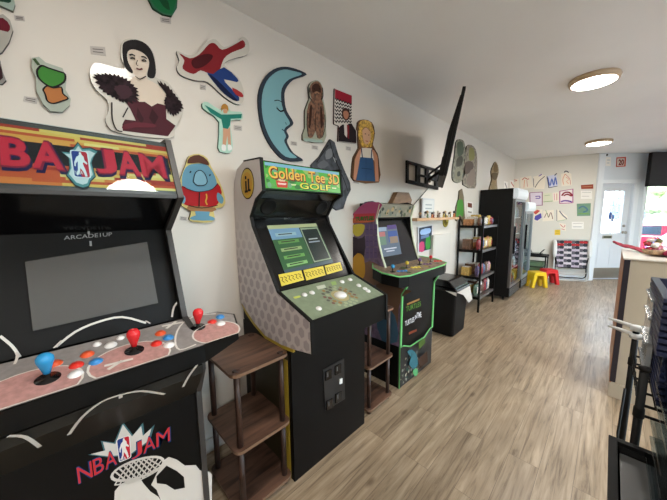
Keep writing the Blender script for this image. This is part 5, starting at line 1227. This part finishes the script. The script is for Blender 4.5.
# ------------------------------------------------------------------ corner: side table, stools, lawn chair, drawings
PBk = Plane(BL+bn*.003, bn)
M_TBL = M_BLACKM
t = thing('side_table', (-1.0, 7.45, 0), 'small black side table in the back corner', 'table')
mb = MB(); mb.box((-1.30, 7.16, .53), (-.90, 7.50, .57), M_TBL, .004); mb.obj('table_top', t)
for cx in (-1.28, -.93):
    for cy in (7.19, 7.47): mb = MB(); mb.box((cx, cy-.012, 0), (cx+.024, cy+.012, .53), M_TBL); mb.obj('leg', t)
mb = MB(); mb.box((-1.25, 7.22, .57), (-1.0, 7.44, .60), M_BLACKG, .005); mb.prism([(-1.22, 7.25, .60), (-1.19, 7.25, .60), (-1.29, 7.25, .80), (-1.31, 7.25, .80)], (0, .17, 0), M_BLACKG); mb.prism([(-1.05, 7.28, .60), (-1.03, 7.28, .60), (-.96, 7.28, .68), (-.98, 7.28, .69)], (0, .1, 0), M_BLACKG)
tag(mb.obj('device'), 'black folding device standing open on the small side table', 'device')
mb = MB(); taper_box(mb, -1.26, -.96, 7.2, 7.46, .0, .42, .02, mat('bin_green', (96, 122, 90), .6)); mb.box((-1.27, 7.19, .30), (-.95, 7.47, .33), mat('bin_band', (44, 60, 44), .6)); tag(mb.obj('storage_bin'), 'green storage bin under the small black side table', 'bin')

def stool(c, rz, m, label):
    t = thing('step_stool', (c[0], c[1], 0), label, 'stool', 'plastic kids stools')
    rot = Matrix.Rotation(rz, 3, 'Z'); O = Vector((c[0], c[1], 0)); w, d, hh = .125, .11, .31
    def T(x, y, z): return O+rot@Vector((x, y, z))
    mb = MB(); prof_ = [(-w, hh-.075), (-w+.02, hh), (w-.02, hh), (w, hh-.075)]
    mb.prism([T(x, -d, z) for x, z in prof_], rot@Vector((0, 2*d, 0)), m); mb.obj('seat', t, bevel=.01)
    for s_ in (-1, 1):
        for q in (-1, 1):
            mb = MB(); y0 = q*d; y1 = q*(d-.07)
            mb.prism([T(s_*w, y0, hh-.075), T(s_*(w-.07), y0, hh-.075), T(s_*(w-.02), y0, 0), T(s_*(w+.035), y0, 0)], rot@Vector((0, y1-y0, 0)), m); mb.obj('leg', t, bevel=.008)
        mb = MB(); mb.prism([T(s_*w, -d+.07, hh-.075), T(s_*(w-.03), -d+.07, hh-.075), T(s_*(w-.02), -d+.07, .15), T(s_*(w+.006), -d+.07, .15)], rot@Vector((0, 2*d-.14, 0)), m); mb.obj('side_panel', t)
stool((-.97, 6.66), R(45), mat('plastic_yellow', (236, 196, 30), .35), 'yellow plastic step stool on the floor beside the coolers')
stool((-.84, 7.12), R(40), mat('plastic_red', (214, 40, 44), .35), 'red plastic step stool behind the yellow stool')

# folded lawn chair leaning on back wall
PL = Plane(BL+bn*.16, bn)
L0 = PL.p(552, 281); R0 = PL.p(586, 282); cy_ = (L0+R0)/2
lc = thing('lawn_chair', Vector((cy_.x, cy_.y, 0)), 'folded webbed lawn chair leaning against the cream back wall', 'chair')
cdir = bd; cbase = BL+bd*((Vector((-.60, 0, 0))-BL).x/bd.x); cbase.z = 0
def CPt(u, z, off): return cbase+bd*u+Vector((0, 0, z))+bn*off
wv = .28
lean = lambda z: .20-.16*z/.9
mb = MB()
def rr_loop(w, z0, z1, off, r=.07, n=6):
    pts = []
    for cx, cz, a0_ in ((w-r, z1-r, 0), (-w+r, z1-r, 90), (-w+r, z0+r, 180), (w-r, z0+r, 270)):
        for k in range(n): q = R(a0_+k*90/(n-1)); z = cz+r*math.sin(q); pts.append(CPt(cx+r*math.cos(q), z, lean(z)+off))
    return pts
M_TUBE = mat('chair_tube', (196, 192, 186), .3, .6)
mb.tube(rr_loop(.30, .012, .88, 0), .012, M_TUBE, 8, closed=True); mb.obj('frame', lc)
mb = MB(); mb.tube(rr_loop(.27, .06, .50, -.045), .011, M_BLACKM, 8, closed=True); mb.obj('rear_frame', lc)
mb = MB()
cols = [pc(40, 40, 46), pc(206, 196, 200), pc(48, 50, 66), pc(190, 176, 190)]
nv_, nh = 8, 10
for i in range(nv_):
    u0 = -wv+.01+(2*wv-.02)*i/nv_; u1 = u0+(2*wv-.02)/nv_*.86
    q = [CPt(u0, .28, lean(.28)+.006), CPt(u1, .28, lean(.28)+.006), CPt(u1, .86, lean(.86)+.006), CPt(u0, .86, lean(.86)+.006)]
    mb.prism(q, bn*.002, pc(54, 54, 64) if i % 2 else pc(96, 92, 100))
for j in range(nh):
    z0 = .29+.57*j/nh; z1 = z0+.57/nh*.80
    if j >= nh-2: c0, c1 = pc(176, 40, 44), pc(40, 36, 40)
    else: c0, c1 = cols[1] if j % 2 else cols[3], cols[0]
    for i in range(nv_):
        u0 = -wv+.01+(2*wv-.02)*i/nv_; u1 = u0+(2*wv-.02)/nv_
        over = (i//2+j) % 2 == 0; o_ = .009 if over else .0035
        mb.prism([CPt(u0, z0, lean(z0)+o_), CPt(u1, z0, lean(z0)+o_), CPt(u1, z1, lean(z1)+o_), CPt(u0, z1, lean(z1)+o_)], bn*.0012, c0 if over else c1)
mb.obj('webbing', lc)['label'] = 'woven plaid webbing in grey, pink, black and red'
for s_ in (-1, 1):
    mb = MB(); pts = [CPt(s_*.30, z, lean(z)+.03) for z in (.50, .58, .70, .80, .87)]; mb.tube(pts, [.022, .038, .042, .038, .02], M_WHITE, 10); mb.obj('armrest', lc)
mb = MB(); mb.tube([CPt(-.27, .2, lean(.2)+.02), CPt(-.2, .15, lean(.15)+.04), CPt(.2, .15, lean(.15)+.04), CPt(.27, .2, lean(.2)+.02)], .01, M_TUBE, 8)
mb.tube([CPt(-.28, .5, lean(.5)+.02), CPt(-.24, .28, lean(.28)+.03), CPt(.24, .28, lean(.28)+.03), CPt(.28, .5, lean(.5)+.02)], .01, M_BLACKM, 8); mb.obj('seat_frame', lc)

# children's drawings on the back wall (and the far end of the left wall)
def drawing(pts, marks, label, base=None, plane=PBk, name='drawing', cat='drawing', grp='drawings pinned to the back wall', border=None):
    mb = MB(); mb.prism([plane.p(x, y, 0) for x, y in pts], -plane.n*.0025, base or M_PAPER)
    if border: mb.line(plane, pts, .022, border, 1, closed=True)
    for k, (p, w, m) in enumerate(marks):
        if w: mb.line(plane, p, w, m, 2+k*.5, sm=3)
        else: mb.poly(plane, p, m, 2+k*.5)
    tag(mb.obj(name), label, cat, grp)
Z = lambda pts: zp(505, 165, 6.66, pts)
mr_, bk_, pu_, gn_, bl_, og_, pk_ = pc(190, 90, 80), pc(70, 66, 80), pc(110, 80, 160), pc(130, 160, 110), pc(90, 110, 180), pc(220, 130, 80), pc(210, 120, 160)
CRM = pc(232, 222, 206)
drawing(Z([(38, 95), (92, 90), (92, 160), (38, 160)]), [(Z([(45, 105), (60, 98), (80, 104), (60, 108), (48, 106)]), .012, mr_), (Z([(52, 110), (50, 150)]), .008, bk_)], 'drawing with a red flower, first from the left in the top row', CRM)
drawing(Z([(100, 85), (175, 72), (190, 150), (105, 162)]), [(Z([(115, 100), (130, 85), (150, 95), (160, 90)]), .016, mr_), (Z([(130, 100), (126, 150)]), .010, og_), (Z([(145, 100), (150, 145)]), .008, mr_)], 'drawing with rusty tree shapes, second from the left in the top row', CRM)
drawing(Z([(188, 78), (250, 62), (275, 75), (262, 160), (195, 160)]), [(Z([(200, 150), (225, 110), (265, 75)]), .014, bk_), (Z([(190, 90), (192, 145)]), .010, bk_), (Z([(225, 75), (245, 62)]), .02, pu_)], 'drawing with a long dark diagonal stroke, third in the top row', CRM)
drawing(Z([(278, 75), (342, 62), (352, 140), (292, 155)]), [(Z([(285, 85), (300, 140), (312, 90), (325, 138), (335, 80), (345, 130)]), .022, bl_), (Z([(280, 76), (292, 152)]), .016, bk_), (Z([(292, 152), (350, 140)]), .014, bk_), (Z([(330, 70), (345, 55)]), .02, bk_)], 'drawing with dense blue scribble and black edge in the top row', pc(206, 208, 226))
drawing(Z([(372, 60), (420, 45), (442, 60), (445, 135), (378, 142)]), [(Z([(400, 60), (385, 95), (390, 130)]), .010, og_), (Z([(400, 60), (430, 90), (436, 130)]), .008, mr_), (Z([(395, 50), (405, 40), (425, 50)]), .02, bk_), (Z([(405, 80), (425, 95), (410, 110), (425, 125)]), .008, og_)], 'drawing of a pale orange figure, last in the top row', CRM)
drawing(Z([(165, 185), (248, 180), (248, 268), (168, 270)]), [(Z([(202, 210), (230, 208), (230, 222), (204, 222)]), .02, pu_)], 'square drawing framed in purple and pink in the middle row', pc(220, 208, 222), border=pc(150, 96, 130))
drawing(Z([(250, 190), (310, 185), (322, 245), (252, 250)]), [(Z([(256, 245), (318, 240)]), .012, gn_), (Z([(262, 205), (300, 200)]), .008, gn_)], 'pale green drawing beside the purple-framed one', pc(214, 214, 190))
drawing(Z([(318, 185), (358, 180), (358, 240), (322, 245)]), [(Z([(328, 190), (330, 235)]), .010, pk_), (Z([(345, 190), (345, 235)]), .010, mr_)], 'narrow drawing with pink strokes in the middle row', CRM)
drawing(Z([(365, 175), (452, 160), (452, 252), (365, 256)]), [(Z([(378, 205), (395, 185), (425, 182), (446, 200), (440, 205), (415, 195), (390, 205)]), .03, pc(140, 50, 60)), (Z([(372, 245), (395, 238), (425, 240), (446, 247)]), .03, pc(110, 70, 150))], 'bold drawing with red arch, purple base and red border', pc(232, 220, 222), border=pc(170, 80, 130))
drawing(Z([(178, 300), (250, 296), (245, 350), (220, 378), (190, 368)]), [(Z([(185, 315), (215, 298), (235, 305), (205, 330)]), 0, pc(200, 80, 70)), (Z([(200, 340), (240, 320), (245, 350), (215, 372), (195, 362)]), 0, pc(90, 84, 170))], 'red and violet blocky drawing, first in the lower row', CRM)
drawing(Z([(255, 305), (325, 298), (325, 370), (250, 376)]), [(Z([(262, 350), (280, 320), (290, 350), (305, 315), (318, 360)]), .014, pc(130, 90, 90)), (Z([(270, 300), (290, 345)]), .010, gn_)], 'drawing with brown spiky loops, second in the lower row', CRM)
drawing(Z([(342, 300), (352, 295), (415, 340), (418, 362), (342, 376)]), [(Z([(345, 298), (345, 372)]), .010, bk_), (Z([(362, 305), (385, 335), (412, 358)]), .02, pc(110, 110, 120)), (Z([(345, 375), (415, 362)]), .008, gn_)], 'drawing with a grey diagonal band, third in the lower row', CRM)
drawing(Z([(478, 258), (572, 254), (568, 338), (480, 340)]), [(Z([(490, 290), (520, 275), (550, 300), (520, 315)]), .03, pc(84, 120, 140)), (Z([(488, 322), (560, 325)]), .02, pc(120, 160, 90))], 'green and blue painted picture at the right of the wall', pc(116, 150, 126))
drawing(Z([(506, 134), (588, 128), (588, 158), (508, 160)]), [(Z([(514, 146), (580, 142)]), .012, pc(190, 130, 100))], 'rust red horizontal sign high at the right of the wall', pc(150, 70, 50), name='wall_sign', cat='sign', grp=None)
drawing(Z([(505, 172), (580, 172), (580, 225), (505, 225)]), [(Z([(512, 182), (572, 182)]), .008, pc(170, 165, 160)), (Z([(512, 208), (560, 208)]), .008, pc(170, 165, 160))], 'white printed notice below the rust red sign', M_PAPER, cat='notice', grp=None, name='notice')
drawing(Z([(445, 378), (525, 378), (525, 425), (445, 425)]), [(Z([(452, 390), (518, 388)]), .008, pc(170, 160, 160)), (Z([(452, 412), (510, 412)]), .012, pc(150, 150, 160))], 'white printed notice below the green and blue picture', M_PAPER, cat='notice', grp=None, name='notice')
drawing(Z([(332, 432), (368, 430), (368, 466), (330, 466)]), [(Z([(338, 440), (360, 440)]), .008, pc(170, 140, 50)), (Z([(338, 455), (360, 455)]), .008, pc(170, 140, 50))], 'small yellow note above the lawn chair', pc(226, 190, 60), cat='note', grp=None, name='note')
drawing(Z([(360, 385), (405, 392), (405, 440), (375, 435)]), [(Z([(368, 395), (390, 415), (400, 400)]), .012, pc(196, 90, 100)), (Z([(375, 425), (398, 432)]), .012, pc(196, 90, 100))], 'small drawing with pink-red scribble above the yellow note', CRM)
# two sketches at the end of the left wall above the coolers
PLw = Plane((XW+.003, 0, 0), (1, 0, 0))
drawing([(504, 181), (508, 182), (508, 190), (504, 190)], [([(505, 183), (507, 188)], .03, pc(80, 80, 100))], 'small dark sketch on the left wall above the black cooler', plane=PLw, grp='sketches above the coolers')
drawing([(510, 180), (515, 181), (515, 189), (510, 188.5)], [([(511, 182), (514, 187)], .03, mr_)], 'small reddish sketch on the left wall near the back corner', plane=PLw, grp='sketches above the coolers')

# exit style sign and the hanging black screen by the entrance
PDW = Plane(BR+DN*.004, DN)
t = thing('wall_sign', PDW.p(620.5, 166), 'small square red and white sign high above the entrance door', 'sign')
q = [(616.5, 157.5), (625.5, 157), (625, 166.5), (616, 167)]
mb = MB(); mb.prism([PDW.p(*p) for p in q], DN*.012, pc(196, 70, 50)); mb.obj('sign_body', t)
P8 = Plane(BR+DN*.017, DN); mb = MB(); mb.poly(P8, [(617.3, 158.5), (624.7, 158.1), (624.3, 165.6), (617, 166)], pc(206, 200, 190), 1)
mb.text_px(P8, '20', (618.3, 164.9), (623.8, 164.7), (618.5, 159.4), pc(120, 36, 30), 3, bold=.04); mb.obj('sign_face', t)
drawing([(606, 157), (611, 157), (610.6, 166), (605.6, 166)], [([(607, 160), (610, 160)], .012, pc(160, 180, 200)), ([(606.8, 163), (609.5, 163)], .012, pc(160, 180, 200))], 'pale paper notice left of the red sign above the door', plane=PDW, name='notice', cat='notice', grp=None)
mb = MB(); c = PDW.p(606.5, 155); mb.lathe(c, [(.02, 0), (.02, .015), (0, .02)], M_BLACKM, 10, axis=DN); tag(mb.obj('sensor'), 'tiny black knob on the wall above the door notice', 'sensor')
t = thing('menu_screen', D(.80, 1.96, .25), 'large black screen hanging above the storefront window', 'screen')
mb = MB(); dbox(mb, .78, 2.2, 1.965, 2.62, .22, .28, M_BLACKM); mb.obj('body', t)
mb = MB(); dbox(mb, .795, 2.185, 1.98, 2.605, .28, .282, mat('screen_dark', (30, 31, 33), .3)); mb.obj('screen', t)
mb = MB(); dbox(mb, 1.2, 1.26, 2.4, 2.46, .0, .22, M_BLACKM); dbox(mb, 2.04, 2.1, 2.4, 2.46, .0, .22, M_BLACKM); mb.obj('wall_bracket', t)

# ------------------------------------------------------------------ counter
CX0, CX1, CY0, CY1, CZ = .088, 1.55, 3.0, 3.80, 1.118
ct = thing('counter', ((CX0+CX1)/2, (CY0+CY1)/2, 0), 'tall service counter with wood side, dark corner strip and beige end panel', 'counter')
M_BEIGE = mat('beige_panel', (178, 166, 146), .5, noise=.02, scale=5)
mb = MB(); mb.box((CX0+.012, CY0+.012, .0), (CX1, CY1, CZ-.012), M_BEIGE); mb.obj('body', ct)
mb = MB(); mb.box((CX0, CY0, .12), (CX0+.012, CY1, CZ-.012), M_CWOOD); mb.obj('side_cladding', ct)['label'] = 'orange-brown wood cladding on the aisle side'
mb = MB(); mb.box((CX0+.002, CY0-.004, .13), (CX0+.034, CY0+.012, CZ-.012), mat('dark_strip', (34, 30, 40), .4)); mb.obj('corner_strip', ct)['label'] = 'dark vertical corner strip'
mb = MB(); mb.box((CX0, CY0-.004, 0), (CX1, CY0+.012, .12), M_BEIGE, .002); mb.obj('plinth', ct)
mb = MB(); mb.box((CX0-.004, CY0-.004, CZ-.012), (CX1, CY1+.004, CZ), mat('counter_top', (206, 200, 190), .35), .004); mb.obj('countertop', ct)
# red cloth draped over the counter
CR = mat('cloth_red', (140, 36, 56), .7, noise=.15, scale=14)
mb = MB(); n = 26; rnd = random.Random(7)
A0 = None; rows_ = []
for i in range(n):
    u = i/(n-1); c = Vector((CX0-.06+.60*u, 3.72-.50*min(1, u*1.5), CZ+.008+.05*max(0, 1-u*2.2)**2)); w = .006+.15*min(1, u*1.3)
    row = []
    for j in range(7):
        v = j/6-.5; row.append(mb.bm.verts.new(c+Vector((v*w*1.2, v*w*1.1, .010*math.sin(9*v+i*.9)+.008))))
    rows_.append(row)
for i in range(n-1):
    for j in range(6): f = mb.bm.faces.new([rows_[i][j], rows_[i+1][j], rows_[i+1][j+1], rows_[i][j+1]]); f.smooth = True; f.material_index = mb.mi(CR)
o = mb.obj('cloth'); md = o.modifiers.new('thick', 'SOLIDIFY'); md.thickness = .006; tag(o, 'red cloth streamer lying along the counter top', 'cloth')
mb = MB(); rnd = random.Random(6); cc_ = Vector((.25, 3.28, CZ+.012))
GB = mat('basket_wicker', (170, 140, 110), .6, noise=.3, scale=60)
mb.lathe(cc_, [(0, 0), (.045, 0), (.06, .02), (.064, .04), (.059, .04), (.054, .02), (0, .015)], GB, 18); bk = tag(mb.obj('basket'), 'small tan basket on the counter top corner', 'basket')
for k in range(14):
    mb = MB(); col = [('tan', (196, 164, 130)), ('pink', (200, 120, 140)), ('olive', (110, 100, 60)), ('white', (220, 214, 206)), ('red', (170, 50, 60))][k % 5]
    p = cc_+Vector((rnd.uniform(-.035, .035), rnd.uniform(-.035, .035), .04+.03*(k//5)+rnd.uniform(0, .01))); r_ = rnd.uniform(.016, .024)
    mb.ball(p, r_, mat('candy_'+col[0], col[1], .3), scale=(1, 1, .8), seg=10); d_ = Vector((rnd.uniform(-1, 1), rnd.uniform(-1, 1), rnd.uniform(0, .6))).normalized()
    for s_ in (-1, 1): mb.lathe(p+d_*r_*.8*s_, [(.003, 0), (.012, .014)], mat('candy_'+col[0], col[1], .3), 8, axis=d_*s_)
    tag(mb.obj('wrapped_candy'), '%s wrapped sweet piled in the small basket on the counter' % col[0], 'sweet', 'wrapped sweets in the counter basket')
mb = MB(); rnd = random.Random(8)
for k in range(5): mb.ball((.38+rnd.uniform(-.05, .05), 3.25+rnd.uniform(-.05, .05), CZ+.03), .034, mat('pouch_magenta', (150, 34, 70), .45), seg=12, scale=(1.3, 1.1, .8), noise=.06)
tag(mb.obj('pouch'), 'crumpled magenta pouch right of the counter basket', 'pouch')

# ------------------------------------------------------------------ wire cart with blue crates (right edge)
cart = thing('wire_cart', (.55, 1.30, 0), 'black-posted wire shelf cart at the right edge', 'cart')
GX0, GX1, GY0, GY1 = .098, .95, 1.12, 1.50
for cx in (GX0, GX1):
    for cy in (GY0, GY1):
        mb = MB(); mb.tube([(cx, cy, .0), (cx, cy, 1.02)], .0095, M_BLACKM, 12)
        for z in (.10, .46, .90): mb.lathe((cx, cy, z-.02), [(.0097, 0), (.0122, .003), (.0115, .03), (.0097, .033)], M_BLACKM, 12)
        mb.lathe((cx, cy, 1.02), [(.0097, 0), (.0125, .002), (.0125, .012), (0, .016)], M_BLACKM, 12); mb.obj('post', cart)
for z in (.12, .48, .92):
    mb = MB(); r_ = .0028
    for k in range(2): zz = z-.03*k; mb.tube([(GX0, GY0, zz), (GX1, GY0, zz), (GX1, GY1, zz), (GX0, GY1, zz)], .004, M_BLACKM, 6, closed=True)
    for k in range(1, 28): x = GX0+(GX1-GX0)*k/28; mb.tube([(x, GY0, z), (x, GY1, z)], r_, M_BLACKM, 5)
    for k in range(1, 4): y = GY0+(GY1-GY0)*k/4; mb.tube([(GX0, y, z-.006), (GX1, y, z-.006)], .004, M_BLACKM, 5)
    n = 10
    mb.tube([(GX0, GY0+(GY1-GY0)*k/n, z-.03*(k % 2)) for k in range(n+1)], .0025, M_BLACKM, 5); mb.obj('wire_shelf', cart)
mb = MB(); mb.tube([(GX0-.012, 1.46, .80), (GX0-.02, 1.38, .66), (GX0-.012, 1.30, .52)], .0035, M_BLACKM, 6); mb.obj('side_wire', cart)
NV = mat('crate_navy', (24, 32, 64), .45)
def crate(z, i):
    X0, X1, Y0, Y1 = .128, .60, 1.135, 1.46; hh = .16; t = thing('crate', ((X0+X1)/2, (Y0+Y1)/2, z), CR_L[i], 'crate', 'nested navy plastic crates')
    tp = .02
    mb = MB(); taper_box(mb, X0, X1, Y0, Y1, z, z+.006, 0, NV)
    def wallp(a_, b_, inn):
        a_, b_, inn = Vector(a_), Vector(b_), Vector(inn)
        lo_ = inn*tp
        mb.prism([a_+lo_+Vector((0, 0, z)), b_+lo_+Vector((0, 0, z)), b_+Vector((0, 0, z+hh)), a_+Vector((0, 0, z+hh))], inn*.004, NV)
    wallp((X0, Y0, 0), (X1, Y0, 0), (0, 1, 0)); wallp((X0, Y1, 0), (X1, Y1, 0), (0, -1, 0)); wallp((X0, Y0, 0), (X0, Y1, 0), (1, 0, 0)); wallp((X1, Y0, 0), (X1, Y1, 0), (-1, 0, 0)); mb.obj('tub', t)
    mb = MB()
    for (x0, x1, y0, y1) in ((X0-.014, X1+.014, Y0-.014, Y0+.002), (X0-.014, X1+.014, Y1-.002, Y1+.014), (X0-.014, X0+.002, Y0, Y1), (X1-.002, X1+.014, Y0, Y1)): mb.box((x0, y0, z+hh-.012), (x1, y1, z+hh), NV)
    for k in range(1, 6): x = X0+(X1-X0)*k/6; mb.box((x-.003, Y0-.010, z+hh-.03), (x+.003, Y0, z+hh-.012), NV)
    for k in range(1, 5): y = Y0+(Y1-Y0)*k/5; mb.box((X0-.010, y-.003, z+hh-.03), (X0, y+.003, z+hh-.012), NV)
    mb.obj('rim', t)
CR_N = 9
CR_L = ['navy plastic crate at the bottom of the nested stack', 'navy plastic crate second from the bottom of the nested stack', 'navy plastic crate third from the bottom of the stack', 'navy plastic crate fourth from the bottom of the stack', 'navy plastic crate exactly in the middle of the nested stack', 'navy plastic crate just above the middle of the nested stack', 'navy plastic crate third from the top of the nested stack', 'navy plastic crate just under the topmost one', 'topmost open navy plastic crate of the nested stack']
for i in range(9): crate(.924+i*.0185, i)
# clear tubs beside the crates, on the left end
mb = MB(); CLR = glass_mat('clear_plastic', (214, 222, 226))
# white clips on the cart post
for k, (z, lab) in enumerate(((1.03, 'upper'), (1.0, 'lower'))):
    mb.bm.free() if k == 0 else None
    mb = MB(); mb.tube([(GX0+.02, 1.49, z), (GX0-.045, 1.52, z+.006), (GX0-.075, 1.525, z+.010)], [.008, .007, .004], M_WHITE, 8)
    mb.lathe((GX0, 1.50, z-.012), [(.013, 0), (.017, .002), (.017, .018), (.013, .02)], M_WHITE, 12)
    tag(mb.obj('plastic_clip'), lab+' white plastic clip sticking out from the cart post', 'clip', 'white clips on the cart post')
# clear clamshell boxes leaning at end of upper shelf
mb = MB(); M_CL = mat('clear_tub_plastic', (190, 196, 200), .15, trans=.6)
for k in range(3): taper_box(mb, .112, .124, 1.30-.0, 1.47, .924+.001, .925+.26, .0, M_CL); break
for z in (.96, 1.04, 1.12, 1.18): mb.box((.106, 1.295, z), (.126, 1.475, z+.008), M_CL, .002)
tag(mb.obj('clear_container'), 'clear plastic container standing beside the navy crates', 'container')
# black tray low on the cart
t = thing('low_table', (.35, .75, 0), 'black low table carrying the large black storage tub', 'table')
mb = MB(); mb.box((.09, .46, .675), (.60, 1.03, .70), M_BLACKM, .003); mb.obj('table_top', t)
for cx in (.11, .56):
    for cy in (.48, .99): mb = MB(); mb.box((cx, cy, 0), (cx+.022, cy+.022, .675), M_BLACKM); mb.obj('leg', t)
t = thing('storage_tub', (.35, .75, .70), 'large black storage tub with raised rim at the bottom right corner', 'tub')
X0, X1, Y0, Y1, z = .056, .62, .42, 1.07, .70
mb = MB(); taper_box(mb, X0+.02, X1-.02, Y0+.02, Y1-.02, z, z+.01, .0, M_BLACKG); mb.box((X0+.012, Y0+.012, z+.085), (X1-.012, Y1-.012, z+.09), mat('tub_lid', (84, 84, 82), .3))
for q in (((X0, Y0), (X1, Y0), (0, 1)), ((X0, Y1), (X1, Y1), (0, -1)), ((X0, Y0), (X0, Y1), (1, 0)), ((X1, Y0), (X1, Y1), (-1, 0))):
    a_, b_, i_ = Vector((*q[0], 0)), Vector((*q[1], 0)), Vector((*q[2], 0)); mb.prism([a_+i_*.02+Vector((0, 0, z)), b_+i_*.02+Vector((0, 0, z)), b_+Vector((0, 0, z+.11)), a_+Vector((0, 0, z+.11))], i_*.005, M_BLACKG)
mb.obj('tub', t)
mb = MB()
for (x0, x1, y0, y1) in ((X0-.012, X1+.012, Y0-.012, Y0+.006), (X0-.012, X1+.012, Y1-.006, Y1+.012), (X0-.012, X0+.006, Y0, Y1), (X1-.006, X1+.012, Y0, Y1)): mb.box((x0, y0, z+.106), (x1, y1, z+.118), M_BLACKM, .002)
mb.obj('rim', t)
for k in range(5):
    mb = MB(); zb = .792+k*.05; x0, x1, y0, y1 = .118+.004*(k % 2), .33, .82, 1.03
    taper_box(mb, x0, x1, y0, y1, zb, zb+.038, .018, CLR); mb.box((x0-.008, y0-.008, zb+.038), (x1+.008, y1+.008, zb+.043), CLR, .002)
    tag(mb.obj('clamshell_box'), 'clear plastic box, %s from the bottom of the stack in the black tub' % nn[k], 'box', 'clear plastic boxes stacked in the black tub')

# ------------------------------------------------------------------ light
w = bpy.data.worlds.new('sky'); SC.world = w; w.use_nodes = True
nt = w.node_tree; bg = nt.nodes['Background']; sk = nt.nodes.new('ShaderNodeTexSky'); sk.sky_type = 'NISHITA'
sk.sun_disc = False; sk.sun_elevation = R(48); sk.sun_rotation = R(200); sk.altitude = 100; sk.air_density = 1; sk.dust_density = 2
hs = nt.nodes.new('ShaderNodeHueSaturation'); hs.inputs['Saturation'].default_value = .55; nt.links.new(sk.outputs[0], hs.inputs['Color']); nt.links.new(hs.outputs[0], bg.inputs[0]); bg.inputs[1].default_value = 2.2
sd = bpy.data.lights.new('sun', 'SUN'); sd.energy = 4; sd.angle = R(.6); sd.color = (1, .96, .9)
so = bpy.data.objects.new('sun', sd); COL.objects.link(so)
so.rotation_euler = Vector((-.35, 1, -1.1)).to_track_quat('-Z', 'Y').to_euler()
vs = SC.view_settings; SC.display_settings.display_device = 'sRGB'; vs.view_transform = 'Standard'; vs.look = 'None'; vs.exposure = 0.52; vs.gamma = 1; vs.use_curve_mapping = False
